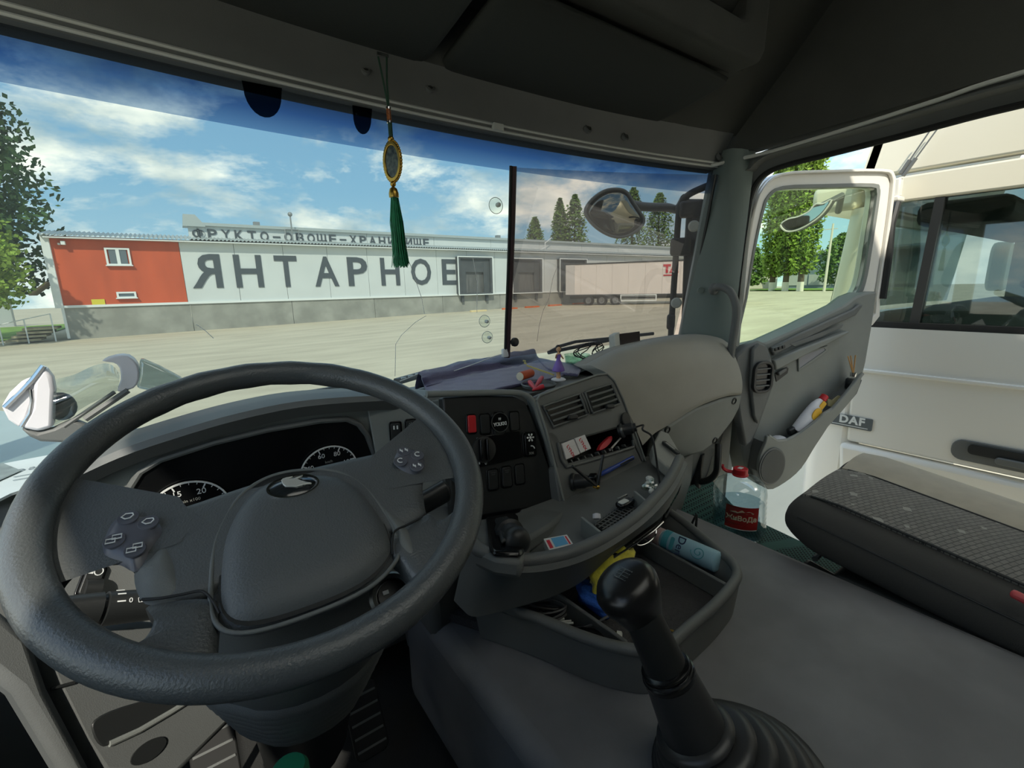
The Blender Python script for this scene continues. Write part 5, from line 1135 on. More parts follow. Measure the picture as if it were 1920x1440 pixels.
# patterned insert and velour bolster; door light painted into the bolster's pale colour
def on_seat(x0, x1, h, ya=.475, n=8, arch=.0):
    out = []
    for y in [ya - (ya + .3) * k / 14 for k in range(15)]:
        e = max(0, (y - .44) / .035); out.append([Vector((x, y, 1.812 + (x - 1.26) * .05 + h + arch * math.sin(math.pi * (x - x0) / (x1 - x0)) + tilt(y) - .012 * e ** 1.5)) for x in [x0 + (x1 - x0) * i / n for i in range(n + 1)]])
    return out
G().shell(on_seat(1.27, 1.50, .004, arch=.006), (0, 0, -.02)).build('patterned_panel', M_fab, seat, label='dark panel with light triangles')
G().shell(on_seat(1.505, 1.668, .004, .47, arch=.008), (0, 0, -.02)).build('lit_door_bolster', M_fab2, seat)
for x in (1.268, 1.5025): G().tube([Vector((x, y, 1.816 + (x - 1.26) * .05 + tilt(y) + (0 if y < .45 else -.008))) for y in [.455 - .755 * k / 12 for k in range(13)]], .0028, 6).build('piping', M_black, seat)
G().tube([Vector((1.2135, y, 1.765 + tilt(y))) for y in [.46 - .7 * k / 8 for k in range(9)]], .002, 6).build('side_seam', M_black, seat)
G().box(T(1.46, -.02, 1.51), .46, .80, .26).build('pedestal', M_black, seat, bevel=.02)
G().prism(frame((1.235, .42, 1.6), (0, 1, 0), (0, 0, 1)), [(-.7, -.06), (-.02, -.04), (.02, -.01), (.02, .04), (-.1, .02), (-.7, -.02)], -.02, .02).build('side_cover', M_black, seat, bevel=.01)
G().tube([P(1528, 1048, z=1.60), P(1545, 1030, z=1.605), P(1575, 1018, z=1.61), P(1600, 1022, z=1.61)], .008, 8).build('slide_lever', M_greyd, seat)
p = P(1918, 1122, x=1.20); bk = G().box(frame(p, (0, 1, .2), (0, 0, 1)), .034, .016, .016).build('belt_buckle', mat('buckle_red', (206, 84, 88), .4), label='red seat belt buckle at the right edge of the seat', category='buckle', bevel=.006)
# green mesh mat in the passenger footwell
def meshmat():
    m, t, b = _principled('mesh_mat'); N = t.nodes; K = t.links.new
    g_ = N.new('ShaderNodeNewGeometry'); mp = N.new('ShaderNodeMapping'); mp.inputs['Rotation'].default_value = (0, 0, R(45)); K(g_.outputs['Position'], mp.inputs[0])
    v = N.new('ShaderNodeTexVoronoi'); v.inputs['Scale'].default_value = 95; v.inputs['Randomness'].default_value = 0; v.distance = 'CHEBYCHEV'; K(mp.outputs[0], v.inputs['Vector'])
    r = N.new('ShaderNodeValToRGB'); r.color_ramp.elements[0].position = .28; r.color_ramp.elements[0].color = lin(14, 22, 21); r.color_ramp.elements[1].position = .36; r.color_ramp.elements[1].color = lin(62, 98, 90)
    K(v.outputs['Distance'], r.inputs[0]); K(r.outputs[0], b.inputs['Base Color']); b.inputs['Roughness'].default_value = .8
    bp = N.new('ShaderNodeBump'); bp.inputs['Strength'].default_value = .8; bp.inputs['Distance'].default_value = .003; K(v.outputs['Distance'], bp.inputs['Height']); K(bp.outputs[0], b.inputs['Normal'])
    return m
rows = [[Vector((x, y, 1.462 + .010 * math.sin(9 * y + 4 * x) + (.10 * max(0, (y - .80) / .15) ** 1.5))) for x in [1.19 + .47 * i / 10 for i in range(11)]] for y in [.30 + .66 * k / 14 for k in range(15)]]
G().shell(rows, (0, 0, -.01)).build('mesh_floor_mat', meshmat(), label='dark green mesh mat in the passenger footwell', category='mat')
# ================================================================ sun visors and overhead shelf
def visor(x0, x1, label):
    v = thing('sun_visor', label, 'sun visor', ((x0 + x1) / 2, .93, 2.84), 'sun visors')
    rows = []
    for y, z, t in ((1.055, 2.845, .004), (1.045, 2.845, .011), (.95, 2.858, .013), (.84, 2.875, .013), (.79, 2.884, .012), (.775, 2.886, .004)):
        rows.append([Vector((x, y, z + s * t)) for s, xs_ in ((-1, (x0 + .012, x0 + .03, (x0 + x1) / 2, x1 - .03, x1 - .012)), (1, (x1, x1 - .03, (x0 + x1) / 2, x0 + .03, x0))) for x in xs_])
    G().loft(rows).build('panel', M_visor, v, sub=1)
    for x in (x0 + .02, x1 - .04):
        G().box(T(x, 1.06, 2.842), .035, .02, .014).build('hinge_clip', M_black, v, bevel=.003)
    return v
visor(-.25, .535, 'dark vinyl driver sun visor folded up above the windscreen'); visor(.555, 1.315, 'dark vinyl passenger sun visor folded up beside the overhead shelf')
sh = thing('overhead_shelf', 'dark grey overhead shelf with open compartment above the visors', 'shelf', (.6, .6, 2.9))
fm = frame((0, .75, 0), (1, 0, 0), (0, 0, 1))
def fbar(x0, x1, z0, z1, d0, d1, nm, m=M_grey1, bev=.02): G().box(T((x0 + x1) / 2, (d0 + d1) / 2, (z0 + z1) / 2), x1 - x0, abs(d1 - d0), z1 - z0).build(nm, m, sh, bevel=bev, bseg=4)
G().prism(fm, [(-.3, 2.905), (1.31, 2.905), (1.345, 2.915), (1.365, 2.945), (1.385, 3.33), (1.29, 3.33), (1.275, 3.02), (1.262, 3.0), (1.24, 2.993), (.42, 2.993), (.40, 3.02), (.40, 3.33), (.30, 3.33), (.30, 3.02), (.28, 2.993), (-.3, 2.993)], -.05, .03).build('front_lip', M_lining, sh, bevel=.014, bseg=3)
fbar(-.3, 1.37, 2.915, 2.95, .78, .98, 'shelf_board', M_lining, .006); fbar(-.3, 1.37, 3.25, 3.34, .72, .80, 'top_rail')
# hanging charm hook
# ================================================================ tinted roll-down shade on the passenger half
shd = thing('tinted_shade', 'brown-tinted transparent sun shade stuck to the passenger windscreen', 'sun shade', (1.2, 1.15, 2.05))
def wsd(px, py, d=-.03): return ws_pt(px, py, d)
tl, tr, bl_, br_ = wsd(948, 318), wsd(1330, 331), wsd(942, 668), wsd(1268, 632)
rows = []
for i in range(9):
    t = i / 8; a = wsd(948 - 6 * t, 318 + 350 * t); b = wsd(1330 - 62 * t, 331 + 301 * t)
    rows.append([Vector((x, ws(x, z) - .03, z)) for x, z in [(a.x + (b.x - a.x) * k / 16, a.z + (b.z - a.z) * k / 16) for k in range(17)]])
G().grid(rows).build('film', GL_film, shd, label='brown transparent film')
M_bar = mat('shade_bar', (70, 54, 56), .4)
lb = [wsd(952, 316), wsd(950, 420), wsd(947, 520), wsd(944, 600), wsd(942, 668)]
G().tube(lb, .0075, 8).build('side_bar', M_bar, shd); G().tube([p + Vector((-.011, 0, 0)) for p in lb], .004, 6).build('side_bar_edge', M_black, shd)
rb = [wsd(1331, 331), wsd(1315, 420), wsd(1298, 510), wsd(1281, 590), wsd(1268, 640)]
for dx in (0, .017, .033): G().tube([p + Vector((dx - .012, -.004 * dx, 0)) for p in rb], .0055 if dx != .017 else .004, 8).build('guide_rail', M_black if dx != .017 else M_greyd, shd)
c = wsd(945, 640); G().lathe(frame(c + Vector((.012, -.008, 0)), (1, 0, 0), z=(0, -1, 0)), [(.014, 0), (.014, .008), (.008, .012), (.002, .012)], 16).build('bar_knob', M_black, shd)
p = wsd(937, 660); G().box(T(p.x, p.y, p.z), .022, .014, .028).build('white_clip', M_print, shd, bevel=.004)
# suction cups
GL_cup = thin_glass('clear_rubber', (.93, .96, .94), .05)
def cup(px, py, r, lb, nub=True):
    q = ws_pt(px, py, -.004); m = frame(q, (1, 0, 0), z=(-.1, -1, .0))
    t = thing('suction_cup', lb, 'suction cup', q, 'suction cups on the windscreen')
    G().lathe(m, [(r, 0), (r * .96, .003), (r * .6, .008), (r * .3, .012), (r * .28, .016), (.001, .016)], 24).build('cup', GL_cup, t)
    G().tube([m @ Vector((r * .98 * math.cos(a), r * .98 * math.sin(a), .001)) for a in [2 * math.pi * k / 24 for k in range(24)]], .0009, 5, closed=True).build('rim', M_seal, t)
    G().lathe(m @ T(0, 0, .010), [(r * .28, 0), (r * .3, .008), (r * .18, .014), (.001, .015)], 14).build('nub', GL_cup if not nub else M_seal, t)
    return t
cup(928, 386, .022, 'clear suction cup at the top of the shade edge bar'); cup(907, 602, .0185, 'upper of two clear suction cups low on the windscreen'); cup(912, 632, .0185, 'lower of two clear suction cups low on the windscreen')
# white charging cable lying along the foot of the glass
G().tube(spline([ws_pt(742, 712, -.03), ws_pt(770, 700, -.035), ws_pt(790, 692, -.035), ws_pt(800, 694, -.035), ws_pt(830, 696, -.03), ws_pt(880, 680, -.03), ws_pt(915, 667, -.03), ws_pt(935, 662, -.03)], 5), .0014, 6).build('white_cable', M_print, label='thin white cable along the foot of the windscreen', category='cable')

# ================================================================ hanging charm
ch = thing('hanging_charm', 'gold oval charm with long green tassel hanging from the visor', 'charm', P(740, 500, y=1.0))
M_gold = mat('gold', (186, 150, 70), .3, metal=.9); M_cord = mat('green_cord', (22, 62, 44), .7); M_tas = mat('green_tassel', (30, 128, 84), .55, var=.25, vscale=90)
YC = 1.0
def C_(px, py): return P(px, py, y=YC)
for a in ((709, 106), (725, 104)):
    G().tube(spline([C_(*a), C_(a[0] + (726 - a[0]) * .55, 150), C_(727 + (a[0] - 717) * .15, 190), C_(728, 204)], 4), .0019, 6).build('cord', M_cord, ch)
G().box(frame(C_(717, 103), (1, 0, 0), (0, 0, 1)), .024, .006, .006).build('hook', M_chrome, ch)
G().tube([C_(728, 203), C_(730, 229)], .0046, 10).build('beaded_sleeve', mat('beads', (170, 96, 40), .35, col2=(40, 30, 24), vscale=420), ch)
for py in (203, 229): G().tube([C_(728 + (py - 203) * .08, py - 2), C_(728 + (py - 203) * .08, py + 2)], .0054, 10).build('silver_band', M_chrome, ch)
G().tube([C_(731, 230), C_(733, 257)], .0048, 8).build('braid', M_cord, ch)
for q_, r_ in (((733, 261), .0066), ((737, 345), .0062)): G().ball(C_(*q_), r_).build('bead', M_gold, ch)
mc = C_(736, 303); dd = (C_(738, 342) - C_(733, 265)).normalized()
mx_ = frame(mc, (.58, -.82, 0), z=dd); MM = frame(mc, Vector((.40, -.92, 0)), -dd)     # disc seen obliquely
ha = (C_(738, 342) - C_(733, 265)).length / 2
hb_ = ha * .62
md = G().ring(MM, ellipse(hb_, ha, 40), ellipse(hb_ * .74, ha * .78, 40), -.004, .004).build('medallion', M_gold, ch, bevel=.0015)
G().prism(MM, ellipse(hb_ * .76, ha * .8, 32), -.001, .0015).build('picture', mat('charm_picture', (96, 104, 92), .3, col2=(30, 40, 44), vscale=120), md)
for k in range(40):
    t = 2 * math.pi * k / 40; G().ball(MM @ Vector((hb_ * 1.02 * math.cos(t), ha * 1.01 * math.sin(t), 0)), .0026, seg=8, rings=5).build('edge_bead', M_gold, md)
G().lathe(frame(C_(739, 370), (1, 0, 0), z=C_(737, 350) - C_(739, 370)), [(.0105, 0), (.0105, .008), (.008, .017), (.003, .021)], 16).build('tassel_cap', M_gold, ch)
rnd = random.Random(5); g = G()
for k in range(150):
    a = rnd.random() * 6.28; r0 = .008 * rnd.random() ** .5; r1 = .017 * rnd.random() ** .5; e = 494 + rnd.random() * 8
    p0 = C_(740, 371) + Vector((r0 * math.cos(a), r0 * math.sin(a), 0)); p3 = C_(752 + rnd.gauss(0, 1.5), e) + Vector((r1 * math.cos(a), r1 * math.sin(a), 0))
    p1 = p0.lerp(p3, .35) + Vector((.003 * math.cos(a), .002 * math.sin(a), 0)); p2 = p0.lerp(p3, .7) + Vector((rnd.gauss(0, .0015), 0, 0))
    g.tube([p0, p1, p2, p3], .0008, 3)
g.build('tassel', M_tas, ch, kind='stuff')

# ================================================================ mirrors and wipers outside
fmr = thing('front_mirror', 'grey convex front-view mirror hanging outside the tinted shade', 'mirror', P(1155, 400, y=1.42))
fol = [(1096, 398), (1104, 380), (1122, 364), (1140, 356), (1162, 355), (1176, 362), (1186, 378), (1198, 396), (1207, 412), (1203, 424), (1186, 438), (1166, 445), (1146, 443), (1124, 432), (1106, 416)]
FP = PL((1.5, 1.42, 2.6), (1, -.18, 0), (0, .25, 1))
fo = smo(FP.ol(fol), 3); fM = FP.M()
G().dome(fM, fo, .0, -.07, 6, 2.5).build('housing', M_greyd, fmr)
fi = [(a_, b_) for a_, b_ in fo]; cx_ = sum(a for a, b in fo) / len(fo); cy_ = sum(b for a, b in fo) / len(fo)
G().dome(fM, [(cx_ + (a - cx_) * .95, cy_ + (b - cy_) * .94) for a, b in fo], .002, .02, 6).build('mirror_face', mat('mirror_tone', (150, 148, 132), .06, metal=1.), fmr, smooth=180)
G().tube([fM @ Vector((a, b, .002)) for a, b in fo], .006, 8, closed=True).build('rim', M_greyl, fmr, smooth=180)
G().tube(spline([FP.at(1186, 384, -.05), FP.at(1210, 388, -.06), FP.at(1250, 389, -.07), FP.at(1270, 392, -.08), P(1284, 372, x=1.86)], 5), .02, 10).build('arm', M_greyd, fmr)
sm_ = thing('side_mirror', 'black passenger side mirror on tubular arms beyond the pillar', 'mirror', P(1290, 640, x=1.86))
X9 = 1.86
G().tube(spline([P(1352, 340, x=X9), P(1318, 352, x=X9), P(1290, 366, x=X9), P(1276, 384, x=X9), P(1271, 420, x=X9), P(1266, 500, x=X9), P(1260, 590, x=X9), P(1257, 640, x=X9)], 6), .014, 10).build('tube_frame', M_black, sm_)
for (a, b, w, h) in ((1300, 392, 44, 26), (1276, 463, 34, 30), (1258, 603, 14, 28)):
    q = P(a, b, x=X9); k = (q - Vector(EYE)).length / 900
    G().box(frame(q, (.55, -.83, 0), (0, 0, 1)), w * k, h * k, .07).build('clamp', M_black, sm_, bevel=.012, bseg=3)
hq = [P(a, b, x=X9 + .03) for a, b in ((1288, 372), (1322, 372), (1318, 470), (1300, 640), (1276, 640), (1282, 470))]
G().poly_slab(hq, (.09, .06, 0)).build('housing', M_black, sm_, bevel=.012, bseg=3)
for a, b in ((1301, 424), (1268, 568)):
    q = P(a, b, x=X9 - .01); G().lathe(frame(q, (0, 0, 1), z=Vector(EYE) - q), [(.022, 0), (.024, .008), (.018, .014), (.001, .015)], 18).build('lens', M_seal, sm_)
wp = thing('wiper', 'black windscreen wiper resting low outside the passenger glass', 'wiper', P(1100, 650, y=1.32))
def wo_(px, py, d=.03): return ws_pt(px, py, d)
G().tube([wo_(1040, 662), wo_(1062, 650), wo_(1090, 642), wo_(1150, 636), wo_(1200, 632)], .006, 6).build('blade', M_black, wp)
G().tube([wo_(1045, 664, .05), wo_(1120, 648, .05), wo_(1200, 632, .05), wo_(1244, 627, .05)], .007, 6).build('arm', M_black, wp)
wp2 = thing('wiper', 'black windscreen wiper tip above the steering wheel rim', 'wiper', P(640, 735, y=1.33))
G().tube([wo_(560, 745), wo_(600, 738), wo_(650, 730), wo_(690, 728)], .008, 6).build('blade', M_black, wp2)
G().tube([wo_(610, 742, .05), wo_(650, 728, .05), wo_(730, 722, .05)], .008, 6).build('arm', M_greyd, wp2)
# ================================================================ things on the dashboard top
def TZ(px, py, z): return P(px, py, z=z)
# towel
M_tow = mat('towel_purple', (98, 94, 128), .95, bump=1.0, bscale=420, var=.12, vscale=30, sheen=.6)
tw = thing('purple_towel', 'folded purple terry towel lying along the foot of the windscreen', 'towel', TZ(900, 715, 2.08))
def tow(rows_, nm, m):
    rs = [spline([P(a, b, z=c) for a, b, c in r], 6) for r in rows_]; cs = [spline(c, 5) for c in zip(*rs)]; rs = [list(r) for r in zip(*cs)]
    rn = random.Random(3)
    rs = [[p + Vector((rn.gauss(0, .0007), rn.gauss(0, .0007), rn.gauss(0, .0009))) for p in r] for r in rs]
    return G().shell(rs, (0, .003, -.008)).build(nm, m, tw, smooth=180)
def fold(cols):
    rs = [[], [], [], [], [], []]
    for (cx_, cy_), (bx_, by_) in cols:
        b_ = P(bx_, by_, z=2.086); c_ = P(cx_, cy_, y=b_.y + .030); f_ = P((cx_ * .62 + bx_ * .38), (cy_ * .62 + by_ * .38), y=b_.y + .004)
        for r, p in zip(rs, (c_ + Vector((0, .045, -.05)), c_ + Vector((0, .022, -.004)), c_, f_, b_ + Vector((0, .0, .006)), b_ + Vector((0, -.016, .0)))): r.append(p)
    rs = [spline(r, 6) for r in rs]; cs = [spline(c, 4) for c in zip(*rs)]; rs = [list(r) for r in zip(*cs)]; rn = random.Random(6)
    rs = [[p + Vector((rn.gauss(0, .0008), rn.gauss(0, .0008), rn.gauss(0, .0011) + .002 * math.sin(37 * p.x))) for p in r] for r in rs]
    return G().shell(rs, (0, .004, -.006)).build('rolled_edge', M_tow, tw, smooth=180)
fold([((789, 701), (796, 724)), ((850, 684), (862, 706)), ((930, 669), (936, 692)), ((975, 660), (982, 684)), ((1003, 656), (1010, 675))])
tow([[(796, 722, 2.088), (860, 706, 2.090), (936, 692, 2.092), (980, 684, 2.092), (1010, 674, 2.09)],
     [(800, 731, 2.083), (868, 716, 2.086), (945, 702, 2.088), (1000, 692, 2.086), (1040, 684, 2.086)], [(806, 735, 2.082), (874, 728, 2.083), (955, 714, 2.084), (1015, 704, 2.082), (1062, 694, 2.083)], [(815, 737, 2.080), (885, 738, 2.080), (962, 722, 2.081), (1030, 710, 2.081), (1090, 690, 2.082)]], 'terry_cloth', M_tow)
tow([[(1006, 670, 2.092), (1040, 676, 2.088), (1070, 680, 2.086), (1090, 684, 2.09)], [(1016, 682, 2.09), (1050, 688, 2.086), (1075, 692, 2.085), (1088, 696, 2.086)], [(1030, 692, 2.088), (1055, 699, 2.085), (1072, 701, 2.084), (1084, 702, 2.083)]], 'folded_end', M_tow)
G().tube([TZ(a, b, 2.078) for a, b in ((850, 739), (890, 740), (935, 731), (965, 724), (1010, 714))], .004, 6).build('edge_hem', mat('hem', (58, 56, 80), .9), tw)
M_gstitch = mat('gold_stitch', (206, 190, 110), .6)
rn = random.Random(9)
for (p0, p1, n) in (((978, 664), (985, 681), 5), ((990, 686), (1036, 702), 13)):
    for k in range(n):
        t = k / (n - 1); q = P(p0[0] + (p1[0] - p0[0]) * t, p0[1] + (p1[1] - p0[1]) * t, z=2.1035 if n == 5 else 2.094)
        G().box(frame(q, (1, .4, 0), (-.4, 1, .2)) @ RZ(rn.uniform(-.4, .4)), .0045, .010, .004).build('embroidered_letter', M_gstitch, tw)
# cup recess with red clip
cr = G().lathe(T(*TZ(1010, 722, 2.078)), [(.046, -.004), (.05, .004), (.047, .006), (.044, -.002), (.001, -.002)], 28).build('cup_recess', M_greyd, dash)
rc = thing('red_pegs', 'red plastic clips lying in the dashboard cup recess', 'clip', TZ(1005, 725, 2.08))
M_rp = mat('red_plastic', (206, 52, 62), .35)
for a, b, c, d in ((993, 716, 1004, 731), (1016, 708, 1000, 731), (1020, 724, 998, 732)): 
    p0 = P(a, b, z=2.094); p1 = P(c, d, z=2.084); G().tube([p0, p0.lerp(p1, .3), p0.lerp(p1, .7), p1], [.006, .0068, .004, .003], 10).build('clip', M_rp, rc)
# orange and white capsule
a = TZ(975, 706, 2.10); b = TZ(991, 701, 2.10); m = frame(a, (0, 0, 1), z=b - a); ln = (b - a).length
cp = thing('orange_roll', 'small orange roll with white end lying on the towel', 'roll', a); G().lathe(m, [(.0115, 0), (.0125, .003), (.0125, ln * 1.3), (.01, ln * 1.4)], 20).build('side', mat('orange', (204, 92, 48), .5), cp); G().lathe(m, [(.0118, -.0012), (.0118, .001)], 20).build('end_face', mat('ivory', (232, 222, 196), .5), cp)
# figurine
fz = 2.078; b = TZ(1047, 713, fz); fh = .098
fg = thing('dancer_figurine', 'small figurine of a dark-haired woman in a purple dress', 'figurine', b)
M_skin = mat('figure_skin', (222, 176, 132), .5); M_dress = mat('figure_dress', (134, 104, 190), .45); M_hair = mat('figure_hair', (28, 24, 24), .4)
G().lathe(T(*b), [(.021, 0), (.022, .003), (.018, .006), (.001, .007)], 22).build('base', M_bw, fg)
up = T(*b)
G().lathe(up, [(.0065, .005), (.006, .02), (.0075, .03), (.004, .034)], 14).build('legs', M_skin, fg)
G().lathe(up, [(.018, .028), (.0185, .031), (.0125, .046), (.0062, .060), (.0058, .063), (.0078, .072), (.0068, .077), (.003, .079)], 20).build('dress', M_dress, fg)
G().lathe(up, [(.0075, .073), (.0055, .079), (.0026, .082), (.0026, .086)], 12).ball((b.x, b.y, b.z + .0925), .0078, (.9, .95, 1.1), 14, 9).build('head', M_skin, fg)
G().ball((b.x + .002, b.y + .0025, b.z + .0955), .0088, (1, 1, 1.0), 14, 9).tube([b + Vector((.004, .003, .096)), b + Vector((.008, .004, .088)), b + Vector((.008, .004, .078))], [.006, .005, .002], 8).build('hair', M_hair, fg)
for s, e in ((-1, Vector((-.014, -.008, .078))), (1, Vector((.019, .0, .062)))):
    G().tube([b + Vector((s * .007, 0, .0765)), b + Vector((s * .012, -.002, .068)), b + e], .0022, 8).build('arm', M_skin, fg)
# glass dish, cable coil, small screen on the passenger side
q = TZ(1082, 682, 2.085); ds = G().lathe(T(*q), [(.032, 0), (.04, .004), (.045, .032), (.042, .032), (.037, .006), (.001, .005)], 32).build('glass_dish', thin_glass('dish_glass', (.72, .86, .80), .10), label='clear greenish glass dish behind the figurine', category='dish')
rn = random.Random(2); g = G(); c = P(1106, 660, y=1.13)
pts = [c + Vector((.05 * math.sin(t * 1.0 + rn.random() * .5) * (1 + .2 * math.sin(3 * t)), .02 * math.sin(1.7 * t), .026 * math.cos(t) + .004 * rn.random())) for t in [k * .42 for k in range(80)]]
G().tube(spline(pts, 2), .0017, 6).build('cable_coil', M_rubber, label='coil of thin black cable behind the glass dish', category='cable')
sc = thing('small_screen', 'small dark screen unit with pale casing on the passenger dash', 'screen', P(1172, 655, y=1.12))
sp_ = PL((1.2, 1.12, 2.1), (1, -.15, 0), (0, .15, 1))
sp_.slab([(1152, 628), (1162, 622), (1172, 660), (1154, 664)], -.03, .004, 'casing', M_seal, sc, .004); sp_.slab([(1160, 626), (1200, 621), (1201, 650), (1163, 664)], -.012, .004, 'screen_face', mat('screen_dark', (52, 44, 44), .2), sc, .002)
# clear plastic shell with white ends on the driver-side dash
cs = thing('clear_shell', 'clear curved plastic shell with white ends behind the wheel rim', 'plastic shell', P(180, 800, y=1.10))
GLs = thin_glass('clear_shell_plastic', (.72, .78, .76), .10)
YS = 1.12
topc = [(102, 712), (140, 702), (175, 686), (205, 682), (225, 700)]; botc = [(98, 800), (125, 785), (160, 762), (200, 742), (222, 732)]
rows = [spline([P(a, b, y=YS + .05) for a, b in topc], 4), spline([P((a + c) / 2, (b + d) / 2, y=YS - .03) for (a, b), (c, d) in zip(topc, botc)], 4), spline([P(a, b, y=YS + .02) for a, b in botc], 4)]
cols_ = [spline(c, 4) for c in zip(*rows)]; G().grid([list(r) for r in zip(*cols_)]).build('clear_wall', GLs, cs, smooth=180)
SH = PL((-.15, YS, 2.15), (1, 0, 0), (0, 0, 1))
SH.slab([(190, 677), (215, 668), (240, 668), (258, 685), (260, 712), (250, 728), (220, 735), (226, 712), (224, 690), (212, 680)], -.04, .0, 'white_collar', M_bw, cs, .01, sm=2)
SH.slab([(2, 762), (40, 715), (62, 712), (66, 725), (58, 760), (36, 802)], -.03, 0, 'white_end', M_bw, cs, .006, sm=2)
SH.slab([(62, 715), (82, 687), (98, 708), (102, 730), (99, 802), (70, 810), (38, 802), (58, 765)], -.02, .006, 'white_end', M_bw, cs, .006)
SH.slab([(36, 803), (70, 811), (99, 803), (135, 786), (170, 800), (140, 832), (75, 829), (55, 820)], -.02, .002, 'dark_base', M_greyd, cs, .006)
G().tube([SH.at(a, b, .004) for a, b in ((10, 764), (40, 735), (62, 712), (82, 686))], .0045, 8).build('chrome_strip', M_chrome, cs)
G().tube([SH.at(a, b, .004) for a, b in ((58, 730), (60, 750), (56, 775), (40, 800))], .003, 8).build('chrome_strip', M_chrome, cs)
G().ball(P(115, 762, y=YS + .03), .022, (1, .6, 1.2)).build('inner_hub', M_greyd, cs)
for a, b, w in (((240, 732), (160, 786), .006), ((215, 735), (120, 800), .004)): G().tube([SH.at(*a, .0), SH.at(*b, .0)], w, 6).build('strut', M_greyd, cs)
SH.slab([(262, 672), (300, 688), (345, 712), (340, 730), (290, 735), (255, 728), (260, 700)], -.03, 0, 'crumpled_film', thin_glass('film_blue', (.62, .70, .74), .16, .1), cs, .006)
# pale sheet with reversed print lying on the left dash
sheet_o = G().poly_slab([P(a, b, z=2.055) for a, b in ((-90, 800), (0, 770), (60, 778), (130, 812), (215, 836), (160, 880), (80, 905), (20, 925), (-90, 980))], (0, 0, -.004)).build('pale_sheet', mat('pale_sheet', (206, 220, 224), .35, var=.04, vscale=8), label='pale blue-white sheet on the left dash corner', category='sheet')
LS = PL(P(60, 880, z=2.0565), (1, 0, 0), (0, 1, 0))
text_geo('LEMSON', .02, LS.fr(64, 877, .0) @ RZ(R(2)) @ Matrix.Scale(-1, 4, (1, 0, 0)), .0002, spacing=1.3).build('sheet_lettering', mat('sheet_ink', (110, 124, 132), .6), sheet_o, smooth=0)
for dy in (8, 14): G().box(LS.fr(72, 878 + dy, .0), .06, .002, .0004).build('print_line', MATS['sheet_ink'], sheet_o)
G().poly_slab([P(a, b, z=2.0575) for a, b in ((-60, 880), (5, 868), (40, 882), (0, 900), (-60, 930))], (0, 0, -.0006)).build('printed_photo', mat('photo_grey', (128, 142, 144), .5, var=.2, vscale=40), sheet_o)

# ================================================================ things on the centre panel
M_pack = mat('pack_white', (228, 226, 226), .45); M_ink = mat('pack_red', (206, 44, 60), .5)
def pack(ol_, tx, rot, lb):
    t = thing('cigarette_pack', lb, 'cigarette pack', VP.at(*tx, .0), 'cigarette packs in the slot')
    VP.slab(ol_, -.018, .004, 'box', M_pack, t, .0015)
    G().tube([VP.at(*ol_[0], .0042).lerp(VP.at(*ol_[3], .0042), .38), VP.at(*ol_[1], .0042).lerp(VP.at(*ol_[2], .0042), .38)], .0004, 4).build('lid_line', M_seal, t)
    text_geo('LYNX', .0135, VP.fr(*tx, .0044, rot), .0002, bold=.0003).build('lettering', M_ink, t, smooth=0)
pack([(1054, 832), (1076, 823), (1088, 851), (1062, 862)], (1070, 846), R(-72), 'white cigarette pack with red lettering, left one in the slot'); pack([(1078, 822), (1097, 815), (1109, 841), (1089, 850)], (1093, 833), R(-72), 'white cigarette pack with red lettering, right one in the slot')
G().prism(VP.fr(1130, 833, -.03, R(5)), smo([(-.035, -.006), (-.02, .004), (.01, .009), (.035, .010), (.03, -.002), (0, -.009)], 3), 0, .012).build('red_wallet', M_rp, label='flat red case in the slot beside the packs', category='case', bevel=.003)
G().prism(VP.fr(1152, 833, -.012, R(8)), [(-.03, -.006), (.035, .002), (.034, .006), (-.028, -.002)], 0, .003).build('folded_receipts', M_seal, label='folded grey papers in front of the red case', category='paper')
cg = thing('usb_charger', 'black socket charger with cable plugged beside the slot', 'charger', VP.at(1165, 808))
nA = (VP.n + VP.x * .55).normalized(); c0 = VP.at(1160, 809, -.005); m = frame(c0, VP.x, z=nA)
G().lathe(m, [(.019, 0), (.02, .012), (.017, .014), (.0155, .016), (.0155, .04), (.012, .044), (.012, .05), (.001, .05)], 22).build('plug', M_black, cg)
G().lathe(m, [(.0195, .006), (.0208, .008), (.0208, .012), (.0195, .014)], 22).build('socket_ring', M_screw, cg)
G().prism(VP.fr(1172, 787, .004, R(-10)), ellipse(.019, .021, 20), 0, .006).build('socket_lid', M_black, cg, bevel=.002)
e0 = c0 + nA * .05
cab = [e0, e0 + nA * .02, P(1205, 806, y=.74), P(1222, 818, y=.72), P(1229, 850, y=.70), P(1233, 880, y=.69), P(1241, 930, y=.625), P(1246, 962, y=.61), P(1238, 985, y=.62)]
G().tube(spline(cab, 6), .0026, 8).build('cable', M_rubber, cg)
# pen
a = VP.at(1118, 894, .012); b = VP.at(1186, 858, .012); m = frame(a, VP.n, z=b - a); ln = (b - a).length; M_pen = mat('pen_blue', (36, 66, 150), .3)
pn = thing('blue_pen', 'blue ballpoint pen resting on the ledge under the slot', 'pen', a)
G().lathe(m, [(.0008, 0), (.004, ln * .1), (.0058, ln * .13), (.0066, ln * .4), (.006, ln * .42), (.0054, ln * .55), (.006, ln), (.003, ln * 1.01)], 14).build('barrel', M_pen, pn); G().box(m @ T(.0055, 0, ln * .78), .0015, .004, ln * .36).build('clip', M_black, pn); G().lathe(m, [(.0052, ln * .4), (.0048, ln * .5)], 14).build('grip_band', M_black, pn)
